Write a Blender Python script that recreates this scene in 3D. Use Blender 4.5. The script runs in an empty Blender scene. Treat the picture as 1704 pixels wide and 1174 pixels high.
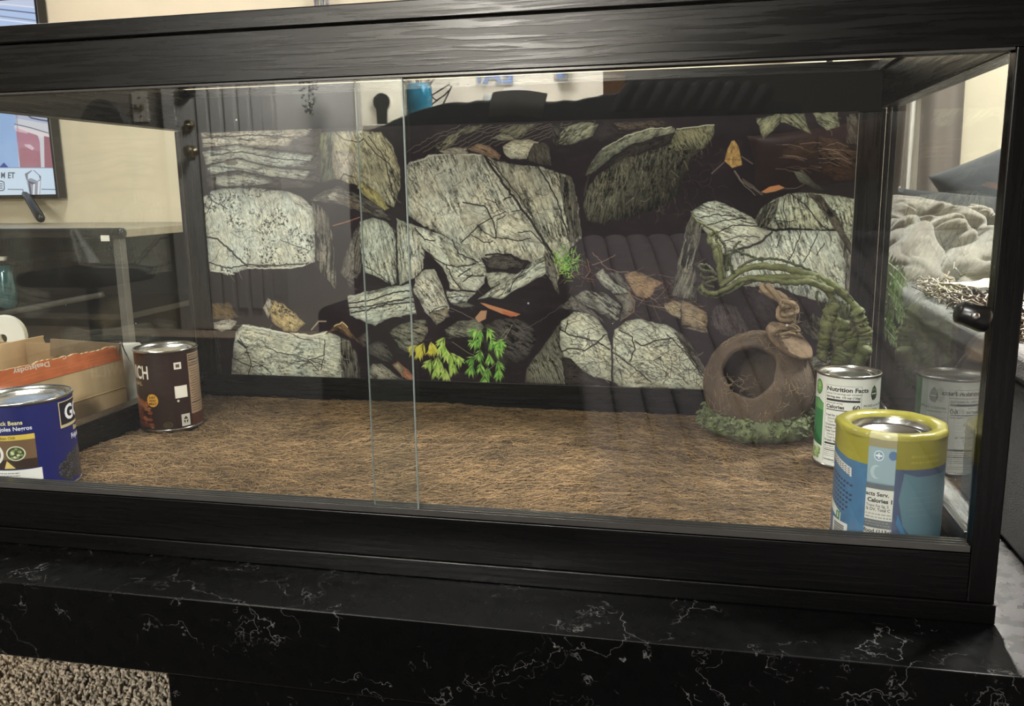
import bpy, bmesh, math, random
import numpy as np
from mathutils import Vector, Matrix
C = bpy.context.scene.collection
scn = bpy.context.scene
rng = np.random.default_rng(7)
random.seed(7)
# ------------------------------------------------------------------ camera, world, light, exposure
CAMP = np.array([0.31977, -0.85457, 0.42543]); CRX, CRY, CRZ = -0.189073, 0.015773, 0.214542; FPX = 1427.785; CX, CY = 852., 587.
def _rot(rx, ry, rz):
    cx, sx = math.cos(rx), math.sin(rx); cy, sy = math.cos(ry), math.sin(ry); cz, sz = math.cos(rz), math.sin(rz)
    return np.array([[cz,-sz,0],[sz,cz,0],[0,0,1]]) @ np.array([[1,0,0],[0,cx,-sx],[0,sx,cx]]) @ np.array([[cy,0,sy],[0,1,0],[-sy,0,cy]])
CM = _rot(CRX, CRY, CRZ)
cam = bpy.data.objects.new('camera', bpy.data.cameras.new('camera')); C.objects.link(cam)
cam.data.sensor_width = 36; cam.data.lens = FPX/1704*36; cam.data.clip_start = .02; cam.data.clip_end = 60
m4 = Matrix.Identity(4)
for i in range(3):
    m4[i][0] = CM[i,0]; m4[i][1] = CM[i,2]; m4[i][2] = -CM[i,1]; m4[i][3] = CAMP[i]
cam.matrix_world = m4; scn.camera = cam
def ray(u, v): return CM @ np.array([(u-CX)/FPX, 1., -(v-CY)/FPX])
def at(u, v, ax, val):                       # point on an axis plane seen at photo pixel u, v
    d = ray(u, v); t = (val-CAMP[ax])/d[ax]; return CAMP + t*d
def proj(P):
    q = (np.atleast_2d(P)-CAMP) @ CM
    return CX+FPX*q[:,0]/q[:,1], CY-FPX*q[:,2]/q[:,1]
YG = .010                                    # plane of the front glass
def refl(u, v, Y):                           # real point whose mirror image in the front glass is seen at u, v
    p = at(u, v, 1, Y); p[1] = 2*YG-p[1]; return p
w = bpy.data.worlds.new('world'); scn.world = w; w.use_nodes = True
w.node_tree.nodes['Background'].inputs[0].default_value = (.9,.85,.8,1); w.node_tree.nodes['Background'].inputs[1].default_value = .05
def area(name, loc, target, sx, sy, power, col):
    l = bpy.data.lights.new(name, 'AREA'); l.shape = 'RECTANGLE'; l.size = sx; l.size_y = sy; l.energy = power; l.color = col
    o = bpy.data.objects.new(name, l); C.objects.link(o); o.location = loc
    o.rotation_euler = (Vector(target)-Vector(loc)).to_track_quat('-Z','Y').to_euler(); return o
FL = -.28                                    # carpet height
CEIL = 2.05
area('kitchen_ceiling_light', (-.9,-3.95,CEIL-.06), (-.9,-4.1,0), 1.5, .4, 170, (1,.985,.955))
area('door_wall_fill', (-1.45,-2.70,1.50), (-1.62,-3.2,.80), .3, .3, 85, (1,.985,.955))  # added unseen lamp, brightens the grey door wall for its reflection
area('room_fill', (-.1,-1.45,CEIL-.06), (-.1,-1.3,0), .5, .5, 62, (1,.985,.955))  # added unseen fill lamp for the print, mat and ribbed recliner
area('back_left_fill', (-1.5,.95,CEIL-.06), (-1.5,1.0,0), .4, .4, 26, (1,.985,.955))  # added unseen fill lamp, lifts the left part of the back wall
area('side_ceiling_light', (1.45,1.0,CEIL-.06), (1.30,1.15,0), .4, .4, 125, (1,.985,.955))
scn.view_settings.view_transform = 'Standard'; scn.view_settings.look = 'None'
scn.view_settings.exposure = 0.0; scn.view_settings.gamma = 1.0; scn.view_settings.use_curve_mapping = False
scn.cycles.transparent_max_bounces = 32; scn.cycles.max_bounces = 8; scn.cycles.glossy_bounces = 6
scn.cycles.caustics_reflective = False; scn.cycles.caustics_refractive = False
# ------------------------------------------------------------------ object helpers
def tag(o, label=None, cat=None, group=None, kind=None):
    if label: o['label'] = label
    if cat: o['category'] = cat
    if group: o['group'] = group
    if kind: o['kind'] = kind
    return o
def thing(name, loc, label, cat, group=None):
    o = bpy.data.objects.new(name, None); C.objects.link(o); o.location = loc; o.empty_display_size = .05
    o['wloc'] = [float(x) for x in loc]
    return tag(o, label, cat, group)
def wloc(o):
    return np.array(list(o['wloc'])) if (o is not None and 'wloc' in o) else np.zeros(3)
def link(me, name, parent=None):
    o = bpy.data.objects.new(name, me); C.objects.link(o)
    if parent is not None:
        o.parent = parent; o['wloc'] = [float(x) for x in wloc(parent)]
    return o
def mesh(name, V, F, mat, parent=None, smooth=False, uv=None):   # V in world coordinates
    V = np.asarray(V, float).reshape(-1,3) - wloc(parent)
    me = bpy.data.meshes.new(name)
    if isinstance(F, np.ndarray):
        k = F.shape[1]; me.vertices.add(len(V)); me.vertices.foreach_set('co', V.astype(np.float32).ravel())
        me.loops.add(F.size); me.loops.foreach_set('vertex_index', F.astype(np.int32).ravel())
        me.polygons.add(len(F)); me.polygons.foreach_set('loop_start', np.arange(0, F.size, k, dtype=np.int32)); me.update(calc_edges=True); me.validate()
    else:
        me.from_pydata([tuple(v) for v in V], [], [tuple(f) for f in F]); me.update()
    if smooth: me.polygons.foreach_set('use_smooth', np.ones(len(me.polygons), bool))
    if uv is not None:
        ul = me.uv_layers.new(name='UVMap'); li = np.empty(len(me.loops), np.int32); me.loops.foreach_get('vertex_index', li)
        ul.data.foreach_set('uv', np.asarray(uv, np.float32)[li].ravel())
    if mat is not None: me.materials.append(mat)
    return link(me, name, parent)
def bmobj(name, bm, mat, parent=None, smooth=False):
    off = wloc(parent)
    for v in bm.verts: v.co -= Vector(off)
    me = bpy.data.meshes.new(name); bmesh.ops.recalc_face_normals(bm, faces=bm.faces[:]); bm.to_mesh(me); bm.free()
    if smooth:
        me.polygons.foreach_set('use_smooth', np.ones(len(me.polygons), bool))
    me.materials.append(mat); return link(me, name, parent)
def bm_box(x0,x1,y0,y1,z0,z1, bev=.001, seg=2, rz=0., piv=None):
    bm = bmesh.new(); bmesh.ops.create_cube(bm, size=1)
    for v in bm.verts: v.co = Vector(((x0+x1)/2+v.co.x*(x1-x0), (y0+y1)/2+v.co.y*(y1-y0), (z0+z1)/2+v.co.z*(z1-z0)))
    if bev > 0: bmesh.ops.bevel(bm, geom=bm.edges[:], offset=bev, segments=seg, affect='EDGES', profile=.5)
    if rz: bmesh.ops.rotate(bm, verts=bm.verts[:], cent=piv or ((x0+x1)/2,(y0+y1)/2,0), matrix=Matrix.Rotation(rz,3,'Z'))
    return bm
def box(name, x0,x1,y0,y1,z0,z1, mat, parent=None, bev=.001, seg=2, rz=0., piv=None):
    return bmobj(name, bm_box(x0,x1,y0,y1,z0,z1,bev,seg,rz,piv), mat, parent)
def tube_vf(path, rad, n=8, base=0, caps=True, mod=None):
    path = np.asarray(path, float); k = len(path); rad = np.broadcast_to(np.asarray(rad, float), (k,))
    T = np.gradient(path, axis=0); T /= np.linalg.norm(T, axis=1)[:,None]+1e-12
    up = np.array([0,0,1.]) if abs(T[0,2]) < .9 else np.array([1.,0,0])
    N = np.cross(T[0], up); N /= np.linalg.norm(N); V = []
    for i in range(k):
        N = N - T[i]*np.dot(N, T[i]); N /= np.linalg.norm(N)+1e-12; B = np.cross(T[i], N)
        for j in range(n):
            a = 2*math.pi*j/n; r = rad[i]*(1 if mod is None else mod(i, j))
            V.append(path[i]+r*(math.cos(a)*N+math.sin(a)*B))
    F = []
    for i in range(k-1):
        for j in range(n):
            a = base+i*n+j; b = base+i*n+(j+1) % n; F.append((a, b, b+n, a+n))
    if caps: F.append(tuple(base+j for j in range(n))[::-1]); F.append(tuple(base+(k-1)*n+j for j in range(n)))
    return V, F
class MB:                                    # collects pieces of one part
    def __init__(s): s.V = []; s.F = []
    def add(s, V, F):
        b = len(s.V); s.V.extend([tuple(v) for v in V]); s.F.extend([tuple(i+b for i in f) for f in F]); return s
    def tube(s, path, rad, n=8, mod=None): V, F = tube_vf(path, rad, n, 0, True, mod); return s.add(V, F)
    def box(s, x0,x1,y0,y1,z0,z1):
        V = [(x,y,z) for x in (x0,x1) for y in (y0,y1) for z in (z0,z1)]
        return s.add(V, [(0,1,3,2),(4,6,7,5),(0,4,5,1),(2,3,7,6),(0,2,6,4),(1,5,7,3)])
    def obj(s, name, mat, parent=None, smooth=True): return mesh(name, s.V, s.F, mat, parent, smooth)
def lathe(name, prof, c, mat, parent, n=64, uvfn=None, smooth=True, th0=0., close=False, wob=None):
    V = []; UV = []; F = []; k = len(prof)
    for j in range(n+1):
        a = th0+2*math.pi*j/n
        for i, (r, z) in enumerate(prof):
            rr = r*(1+(wob(a, z) if wob else 0))
            V.append((c[0]+rr*math.cos(a), c[1]+rr*math.sin(a), c[2]+z)); UV.append((j/n, (z-prof[0][1])/max(1e-6, prof[-1][1]-prof[0][1])))
    for j in range(n):
        for i in range(k-1):
            a = j*k+i; F.append((a, a+k, a+k+1, a+1))
    return mesh(name, V, F, mat, parent, smooth, UV)
def spline(pts, n):                          # Catmull-Rom through points
    P = np.asarray(pts, float); P = np.vstack([2*P[0]-P[1], P, 2*P[-1]-P[-2]]); out = []; m = len(P)-3
    for k in range(n):
        t = k/(n-1)*m; i = min(int(t), m-1); f = t-i; a, b, c, d = P[i:i+4]
        out.append(.5*((2*b)+(c-a)*f+(2*a-5*b+4*c-d)*f*f+(3*b-a-3*c+d)*f**3))
    return np.array(out)
# ------------------------------------------------------------------ material helpers
def lin(c): return tuple(((x/255+.055)/1.055)**2.4 if x > 10.3 else x/255/12.92 for x in c)
def new_mat(name):
    m = bpy.data.materials.new(name); m.use_nodes = True; nt = m.node_tree; return m, nt, nt.nodes['Principled BSDF']
def N(nt, typ, **k):
    n = nt.nodes.new(typ)
    for a, b in k.items():
        if a.startswith('i_'): n.inputs[int(a[2:])].default_value = b
        else: setattr(n, a, b)
    return n
def pm(name, col, rough=.5, metal=0., var=.15, scale=30., bump=0., bscale=200., stretch=(1,1,1), spec=.5, sheen=0., island=0., coat=0.):
    m, nt, b = new_mat(name); L = nt.links.new
    tc = N(nt,'ShaderNodeTexCoord'); mp = N(nt,'ShaderNodeMapping'); mp.inputs['Scale'].default_value = stretch; L(tc.outputs['Object'], mp.inputs[0])
    no = N(nt,'ShaderNodeTexNoise'); no.inputs['Scale'].default_value = scale; no.inputs['Detail'].default_value = 5; L(mp.outputs[0], no.inputs['Vector'])
    mr = N(nt,'ShaderNodeMapRange'); mr.inputs['From Min'].default_value = .3; mr.inputs['From Max'].default_value = .7
    mr.inputs['To Min'].default_value = 1-var; mr.inputs['To Max'].default_value = 1+var; L(no.outputs['Fac'], mr.inputs['Value'])
    src = mr.outputs[0]
    if island:
        g = N(nt,'ShaderNodeNewGeometry'); r2 = N(nt,'ShaderNodeMapRange'); r2.inputs['To Min'].default_value = 1-island; r2.inputs['To Max'].default_value = 1+island
        L(g.outputs['Random Per Island'], r2.inputs['Value']); mu = N(nt,'ShaderNodeMath', operation='MULTIPLY'); L(src, mu.inputs[0]); L(r2.outputs[0], mu.inputs[1]); src = mu.outputs[0]
    vm = N(nt,'ShaderNodeVectorMath', operation='SCALE'); vm.inputs[0].default_value = lin(col); L(src, vm.inputs['Scale']); L(vm.outputs[0], b.inputs['Base Color'])
    b.inputs['Roughness'].default_value = rough; b.inputs['Metallic'].default_value = metal; b.inputs['Specular IOR Level'].default_value = spec
    if sheen: b.inputs['Sheen Weight'].default_value = sheen; b.inputs['Sheen Roughness'].default_value = .5
    if coat: b.inputs['Coat Weight'].default_value = coat; b.inputs['Coat Roughness'].default_value = .15
    if bump:
        n2 = N(nt,'ShaderNodeTexNoise'); n2.inputs['Scale'].default_value = bscale; n2.inputs['Detail'].default_value = 4; L(mp.outputs[0], n2.inputs['Vector'])
        bp = N(nt,'ShaderNodeBump'); bp.inputs['Strength'].default_value = bump; bp.inputs['Distance'].default_value = .002; L(n2.outputs['Fac'], bp.inputs['Height']); L(bp.outputs[0], b.inputs['Normal'])
    return m
def wood_black(name, axis):                  # black wood-grain laminate, grain along axis 0 (x), 1 (y) or 2 (z)
    m, nt, b = new_mat(name); L = nt.links.new
    tc = N(nt,'ShaderNodeTexCoord'); mp = N(nt,'ShaderNodeMapping'); s = [1.,1.,1.]; s[axis] = .045; mp.inputs['Scale'].default_value = s; L(tc.outputs['Object'], mp.inputs[0])
    no = N(nt,'ShaderNodeTexNoise'); no.inputs['Scale'].default_value = 190; no.inputs['Detail'].default_value = 3; no.inputs['Distortion'].default_value = .5; L(mp.outputs[0], no.inputs['Vector'])
    cr = N(nt,'ShaderNodeValToRGB'); cr.color_ramp.elements[0].position = .44; cr.color_ramp.elements[1].position = .55; L(no.outputs['Fac'], cr.inputs[0])
    n2 = N(nt,'ShaderNodeTexNoise'); n2.inputs['Scale'].default_value = 900; L(mp.outputs[0], n2.inputs['Vector'])
    ad = N(nt,'ShaderNodeMath', operation='MULTIPLY_ADD'); ad.inputs[1].default_value = .25; L(n2.outputs['Fac'], ad.inputs[0]); L(cr.outputs[0], ad.inputs[2])
    bp = N(nt,'ShaderNodeBump'); bp.inputs['Strength'].default_value = .13; bp.inputs['Distance'].default_value = .0006; b.inputs['Specular IOR Level'].default_value = .32; L(ad.outputs[0], bp.inputs['Height']); L(bp.outputs[0], b.inputs['Normal'])
    mx = N(nt,'ShaderNodeMixRGB'); mx.inputs[1].default_value = (.0012,.0012,.0012,1); mx.inputs[2].default_value = (.0026,.0025,.0025,1); L(cr.outputs[0], mx.inputs[0]); L(mx.outputs[0], b.inputs['Base Color'])
    rr = N(nt,'ShaderNodeMapRange'); rr.inputs['To Min'].default_value = .33; rr.inputs['To Max'].default_value = .25; L(cr.outputs[0], rr.inputs['Value']); L(rr.outputs[0], b.inputs['Roughness'])
    return m
def glass_mat(name, tint=(.97,.985,.975), smudge=True):
    m, nt, b = new_mat(name); nt.nodes.remove(b); L = nt.links.new; out = nt.nodes['Material Output']
    lw = N(nt,'ShaderNodeLayerWeight'); lw.inputs['Blend'].default_value = .5
    p5 = N(nt,'ShaderNodeMath', operation='POWER'); p5.inputs[1].default_value = 5; L(lw.outputs['Facing'], p5.inputs[0])
    ma = N(nt,'ShaderNodeMath', operation='MULTIPLY_ADD'); ma.inputs[1].default_value = .955; ma.inputs[2].default_value = .045; L(p5.outputs[0], ma.inputs[0])
    tr = N(nt,'ShaderNodeBsdfTransparent'); tr.inputs[0].default_value = tint+(1,)
    gl = N(nt,'ShaderNodeBsdfGlossy'); gl.inputs['Roughness'].default_value = 0.0
    mx = N(nt,'ShaderNodeMixShader'); L(ma.outputs[0], mx.inputs[0]); L(tr.outputs[0], mx.inputs[1]); L(gl.outputs[0], mx.inputs[2]); last = mx
    if smudge:                               # faint dust specks and streaks
        tc = N(nt,'ShaderNodeTexCoord'); no = N(nt,'ShaderNodeTexVoronoi'); no.inputs['Scale'].default_value = 38; L(tc.outputs['Object'], no.inputs['Vector'])
        lt = N(nt,'ShaderNodeMath', operation='LESS_THAN'); lt.inputs[1].default_value = .045; L(no.outputs['Distance'], lt.inputs[0])
        n3 = N(nt,'ShaderNodeTexNoise'); n3.inputs['Scale'].default_value = 9; L(tc.outputs['Object'], n3.inputs['Vector'])
        g3 = N(nt,'ShaderNodeMath', operation='GREATER_THAN'); g3.inputs[1].default_value = .6; L(n3.outputs['Fac'], g3.inputs[0])
        mu = N(nt,'ShaderNodeMath', operation='MULTIPLY'); L(lt.outputs[0], mu.inputs[0]); L(g3.outputs[0], mu.inputs[1])
        m2 = N(nt,'ShaderNodeMath', operation='MULTIPLY_ADD'); m2.inputs[1].default_value = .4; m2.inputs[2].default_value = .004; L(mu.outputs[0], m2.inputs[0])
        df = N(nt,'ShaderNodeBsdfDiffuse'); df.inputs[0].default_value = (.8,.8,.78,1)
        mx2 = N(nt,'ShaderNodeMixShader'); L(m2.outputs[0], mx2.inputs[0]); L(mx.outputs[0], mx2.inputs[1]); L(df.outputs[0], mx2.inputs[2]); last = mx2
    L(last.outputs[0], out.inputs[0]); return m
def image_of(name, arr):
    h, wd = arr.shape[:2]; im = bpy.data.images.new(name, wd, h)
    px = np.ones((h, wd, 4), np.float32); px[...,:3] = np.clip(arr[::-1], 0, 1); im.pixels.foreach_set(px.ravel()); im.update(); im.pack(); return im
def print_mat(name, arr, rough=.4, emit=0., metal=0., coat=0., bump=0., bscale=300, spec=.5):
    m, nt, b = new_mat(name); L = nt.links.new; b.inputs['Specular IOR Level'].default_value = spec
    t = N(nt,'ShaderNodeTexImage'); t.image = image_of(name, arr); t.extension = 'EXTEND'
    L(t.outputs[0], b.inputs['Base Color']); b.inputs['Roughness'].default_value = rough; b.inputs['Metallic'].default_value = metal
    if coat: b.inputs['Coat Weight'].default_value = coat; b.inputs['Coat Roughness'].default_value = .1
    if emit:
        L(t.outputs[0], b.inputs['Emission Color']); b.inputs['Emission Strength'].default_value = emit; b.inputs['Base Color'].default_value = (0.01,.01,.01,1); nt.links.remove([l for l in nt.links if l.to_socket == b.inputs['Base Color']][0])
    if bump:
        tc = N(nt,'ShaderNodeTexCoord'); n2 = N(nt,'ShaderNodeTexNoise'); n2.inputs['Scale'].default_value = bscale; L(tc.outputs['Object'], n2.inputs['Vector'])
        bp = N(nt,'ShaderNodeBump'); bp.inputs['Strength'].default_value = bump; bp.inputs['Distance'].default_value = .001; L(n2.outputs['Fac'], bp.inputs['Height']); L(bp.outputs[0], b.inputs['Normal'])
    return m
# ------------------------------------------------------------------ print canvas (numpy raster for posters, labels and the screen)
def vnoise(u, v, seed):
    g = np.random.default_rng(seed).random((64,64)).astype(np.float32)
    iu = np.floor(u).astype(int); iv = np.floor(v).astype(int); fu = u-iu; fv = v-iv; fu = fu*fu*(3-2*fu); fv = fv*fv*(3-2*fv)
    a = g[iv % 64, iu % 64]; b = g[iv % 64, (iu+1) % 64]; c = g[(iv+1) % 64, iu % 64]; d = g[(iv+1) % 64, (iu+1) % 64]
    return (a*(1-fu)+b*fu)*(1-fv)+(c*(1-fu)+d*fu)*fv
def fbm(u, v, seed, o=4):
    s = 0; a = .5; t = 0
    for i in range(o): s = s+a*vnoise(u*2**i, v*2**i, seed+i*13); t += a; a *= .55
    return s/t
def sstep(a, b, x): t = np.clip((x-a)/(b-a), 0, 1); return t*t*(3-2*t)
_glyph = {}
def text_tris(s, bold):
    key = (s, bold)
    if key not in _glyph:
        cu = bpy.data.curves.new('t', 'FONT'); cu.body = s; cu.size = 1; cu.resolution_u = 3; cu.offset = bold; cu.fill_mode = 'FRONT'
        o = bpy.data.objects.new('t', cu); C.objects.link(o); dg = bpy.context.evaluated_depsgraph_get(); me = o.evaluated_get(dg).to_mesh()
        me.calc_loop_triangles(); V = np.array([v.co[:2] for v in me.vertices]).reshape(-1,2); T = np.array([t.vertices[:] for t in me.loop_triangles], int).reshape(-1,3)
        o.evaluated_get(dg).to_mesh_clear(); bpy.data.objects.remove(o); bpy.data.curves.remove(cu); _glyph[key] = (V, T)
    return _glyph[key]
class Cv:
    def __init__(s, wd, h, bg, fx=None):     # fx maps author coordinates to texels
        s.w, s.h = wd, h; s.a = np.empty((h, wd, 3), np.float32); s.a[:] = np.array(bg)/255.; s.fx = fx or (lambda p: np.asarray(p, float))
    def _box(s, P, pad):
        x0 = max(0, int(P[:,0].min()-pad)); x1 = min(s.w, int(P[:,0].max()+pad)+2); y0 = max(0, int(P[:,1].min()-pad)); y1 = min(s.h, int(P[:,1].max()+pad)+2)
        if x1 <= x0 or y1 <= y0: return None
        Y, X = np.mgrid[y0:y1, x0:x1].astype(np.float32); return x0, x1, y0, y1, X, Y
    def _segd(s, X, Y, P, closed):
        d = np.full(X.shape, 1e9, np.float32); n = len(P)
        for i in range(n if closed else n-1):
            a = P[i]; b = P[(i+1) % n]; e = b-a; L = e@e+1e-9; t = np.clip(((X-a[0])*e[0]+(Y-a[1])*e[1])/L, 0, 1)
            d = np.minimum(d, np.hypot(X-a[0]-t*e[0], Y-a[1]-t*e[1]))
        return d
    def sd(s, P, pad=3):
        b = s._box(P, pad)
        if b is None: return None
        x0,x1,y0,y1,X,Y = b; ins = np.zeros(X.shape, bool); n = len(P)
        for i in range(n):
            a = P[i]; c = P[(i+1) % n]
            if a[1] == c[1]: continue
            k = ((a[1] > Y) != (c[1] > Y)) & (X < (c[0]-a[0])*(Y-a[1])/(c[1]-a[1])+a[0]); ins ^= k
        d = s._segd(X, Y, P, True); return b, np.where(ins, d, -d)
    def blend(s, b, al, col):
        x0,x1,y0,y1 = b[:4]; r = s.a[y0:y1, x0:x1]; al = al[...,None]; s.a[y0:y1, x0:x1] = r*(1-al)+np.asarray(col, np.float32)*al
    def poly(s, pts, col, al=1., soft=.7, tex=None, jit=0., seed=0):
        P = s.fx(pts)
        if jit:
            Q = []; rr = np.random.default_rng(seed+5)
            for i in range(len(P)):
                a = P[i]; c = P[(i+1) % len(P)]; L = np.hypot(*(c-a)); k = max(1, int(L/9))
                for q in range(k): Q.append(a+(c-a)*q/k+(rr.normal(0, jit, 2) if q else 0))
            P = np.array(Q)
        r = s.sd(P)
        if r is None: return
        b, d = r; A = np.clip(.5+d/(2*soft), 0, 1)*al
        c = np.array(col, np.float32)/255.
        if tex is not None: c = tex(b[4], b[5], d, c)
        s.blend(b, A, c)
    def line(s, pts, wd, col, al=1., jit=0., seed=0, taper=False):
        P = s.fx(pts)
        if jit:
            rr = np.random.default_rng(seed+int(P.sum()) % 9999); Q = [P[0]]
            for a, c in zip(P[:-1], P[1:]):
                k = max(1, int(np.hypot(*(c-a))/7))
                for q in range(1, k+1): Q.append(a+(c-a)*q/k+rr.normal(0, jit, 2))
            P = np.array(Q)
        b = s._box(P, wd+2)
        if b is None: return
        d = s._segd(b[4], b[5], P, False); s.blend(b, np.clip(.5+wd/2-d, 0, 1)*al, np.array(col)/255.)
    def ell(s, c, rx, ry, col, al=1., tex=None):
        t = np.linspace(0, 2*np.pi, 40, endpoint=False); s.poly(np.stack([c[0]+rx*np.cos(t), c[1]+ry*np.sin(t)], 1), col, al, tex=tex)
    def rect(s, x0, y0, x1, y1, col, al=1.): s.poly([(x0,y0),(x1,y0),(x1,y1),(x0,y1)], col, al)
    def text(s, st, x, y, h, col, ang=0., sx=1., bold=0., al=1., align='L', mirror=False):   # h = cap height, x, y = baseline start (author units)
        V, T = text_tris(st, bold)
        if not len(T): return
        k = h/.70; P = V*np.array([k*sx, k]); wd = P[:,0].max()
        if align == 'C': P = P-np.array([wd/2, 0])
        if align == 'R': P = P-np.array([wd, 0])
        ca, sa = math.cos(ang), math.sin(ang)
        P = np.stack([x+P[:,0]*ca+P[:,1]*sa, y+P[:,0]*sa-P[:,1]*ca], 1); P = s.fx(P)
        b = s._box(P, 1)
        if b is None: return
        S = 3; x0,x1,y0,y1 = b[:4]; M = np.zeros(((y1-y0)*S, (x1-x0)*S), bool); Q = (P-np.array([x0,y0])+.5)*S
        for t in T:
            a, c, d = Q[t]; lo = np.floor(np.minimum(np.minimum(a,c),d)).astype(int); hi = np.ceil(np.maximum(np.maximum(a,c),d)).astype(int)+1
            lo = np.maximum(lo, 0); hi = np.minimum(hi, [M.shape[1], M.shape[0]])
            if (hi <= lo).any(): continue
            yy, xx = np.mgrid[lo[1]:hi[1], lo[0]:hi[0]]; xx = xx+.5; yy = yy+.5
            e1 = (c[0]-a[0])*(yy-a[1])-(c[1]-a[1])*(xx-a[0]); e2 = (d[0]-c[0])*(yy-c[1])-(d[1]-c[1])*(xx-c[0]); e3 = (a[0]-d[0])*(yy-d[1])-(a[1]-d[1])*(xx-d[0])
            M[lo[1]:hi[1], lo[0]:hi[0]] |= ((e1 >= 0)&(e2 >= 0)&(e3 >= 0))|((e1 <= 0)&(e2 <= 0)&(e3 <= 0))
        A = M.reshape(y1-y0, S, x1-x0, S).mean((1,3)).astype(np.float32)*al
        s.blend(b, A, np.array(col)/255.)
def plane_fx(ax, val, h0, h1, z0, z1, wd, h):   # author coordinates = photo pixels, print lies on an axis plane
    o = 1 if ax == 0 else 0
    def f(p):
        p = np.asarray(p, float).reshape(-1,2); D = np.stack([(p[:,0]-CX)/FPX, np.ones(len(p)), -(p[:,1]-CY)/FPX], 1) @ CM.T
        t = (val-CAMP[ax])/D[:,ax]; q = CAMP+t[:,None]*D
        return np.stack([(q[:,o]-h0)/(h1-h0)*wd, (z1-q[:,2])/(z1-z0)*h], 1)
    return f
# ------------------------------------------------------------------ materials
M_wall = pm('beige_wall_paint', (214,202,178), .8, var=.04, scale=6, bump=.1, bscale=150)
M_white = pm('white_kitchen_paint', (232,226,212), .7, var=.03, scale=5)
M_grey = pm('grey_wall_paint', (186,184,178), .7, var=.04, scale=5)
M_wshade = pm('shaded_wall_tone', (128,123,113), .8, var=.05, scale=5)  # left front wall: its shade is put into the colour
M_door = pm('grey_door_paint', (176,174,169), .5, var=.04, scale=8)
M_ceil = pm('ceiling_paint', (150,146,138), .9, var=.03)
M_oak = pm('oak_trim', (176,124,72), .5, var=.25, scale=14, stretch=(6,6,.6))
M_wx = wood_black('black_woodgrain_long', 0); M_wy = wood_black('black_woodgrain_deep', 1); M_wz = wood_black('black_woodgrain_upright', 2)
M_track = pm('black_plastic_track', (62,60,58), .22, var=.05)
M_glass = glass_mat('clear_glass'); M_edge = pm('ground_glass_edge', (120,130,126), .3, var=.05)
M_steel = pm('tin_steel', (205,203,198), .24, 1., var=.06, scale=60); M_rim = pm('tin_rim_steel', (190,188,184), .2, 1., var=.05)
M_blackp = pm('black_plastic', (16,16,17), .3, var=.1); M_black = pm('black_fabric', (17,17,19), .9, var=.25, scale=60, bump=.5, bscale=500)
M_blackm = pm('black_metal', (22,22,23), .4, var=.1)
M_brass = pm('aged_brass', (205,190,150), .25, 1., var=.1)
M_plain = pm('plain_black_laminate', (7,7,7), .6, var=.05, spec=.06); M_fldark = pm('floor_darkener_cloth', (30,29,29), .95, var=.3, scale=60, bump=.5, bscale=300)
M_carpet = pm('beige_carpet', (168,150,128), .95, var=.3, scale=250, bump=.5, bscale=300)
# ------------------------------------------------------------------ room shell
X0, X1, YF, YB = -3.9, 2.7, -5.2, 2.1
struct = lambda o: tag(o, kind='structure')
struct(box('floor', X0, X1, YF, YB, FL-.06, FL, M_carpet, None, 0))
struct(box('ceiling', X0, X1, YF, YB, CEIL, CEIL+.06, M_ceil, None, 0))
struct(box('wall_back', X0, X1, YB, YB+.08, FL, CEIL, M_wall, None, 0))
struct(box('wall_left', X0-.08, X0, YF, YB, FL, CEIL, M_wall, None, 0))
struct(box('wall_right', X1, X1+.08, YF, YB, FL, CEIL, M_wall, None, 0))
YW = 2*YG-3.2                                # real plane of the wall behind the camera
oL = refl(589, 170, 3.2)[0]; oR = refl(1004, 140, 3.2)[0]
def W(u): return refl(u, 165, 3.2)[0]
struct(box('wall_front', W(292), oL, YW-.1, YW, FL, CEIL, M_grey, None, 0))
struct(box('wall_front_shaded', X0, W(292), YW-.1, YW, FL, CEIL, M_wshade, None, 0)).name = 'wall_front_left'
struct(box('wall_front_right', oR+.10, X1, YW-.1, YW, FL, CEIL, pm('dimmed_wall_tone', (80,76,71), .8, var=.05, scale=5), None, 0))  # right part coloured darker so its mirror image stays dim
struct(box('wall_front_top', oL, oR+.10, YW-.1, YW, 1.72, CEIL, M_grey, None, 0))
struct(box('trim_1', oR, oR+.10, YW-.12, YW+.015, FL, 1.76, M_oak, None, .004))
YK = 2*YG-4.6
struct(box('wall_kitchen', X0, X1, YK-.08, YK, FL, CEIL, M_white, None, 0))
# ------------------------------------------------------------------ glass terrarium
T = thing('terrarium', (0,0,0), 'large black wood-grain terrarium with sliding glass front', 'terrarium')
H0, H1, XI = .0209, .5395, .5857
box('base_plinth', -.612,.612,-.0015,.598, 0,.0206, M_wx, T, .0012)
box('bottom_rail', -XI+.0003,XI-.0003,0,.02, .0212,.0713, M_wx, T, .001)
box('top_rail', -.61,.61,0,.02, H1,.5900, M_wx, T, .0012)
box('lid_trim', -.613,.613,-.003,.022, .5908,.6093, M_wx, T, .0015)
box('front_stile', XI,.61,0,.02, .0212,H1-.0003, M_wz, T, .0012)
box('front_stile', -.61,-XI,0,.02, .0212,H1-.0003, M_wz, T, .0012)
box('floor_panel', -.585,.585,.021,.575, .012,.03, M_wx, T, 0)
box('lid_bar', -.6,.6,.578,.60, .5915,.607, M_wx, T, .001)
for s in (-.5995,.5775): box('lid_bar', s,s+.022,.0225,.5775, .5915,.607, M_wy, T, .001)
box('back_rail', -.583,.583,.5605,.576, .0212,.0951, M_wx, T, .0012)
box('back_rail', -.583,.583,.5605,.576, .5300,.5905, M_plain, T, .0012)
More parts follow.
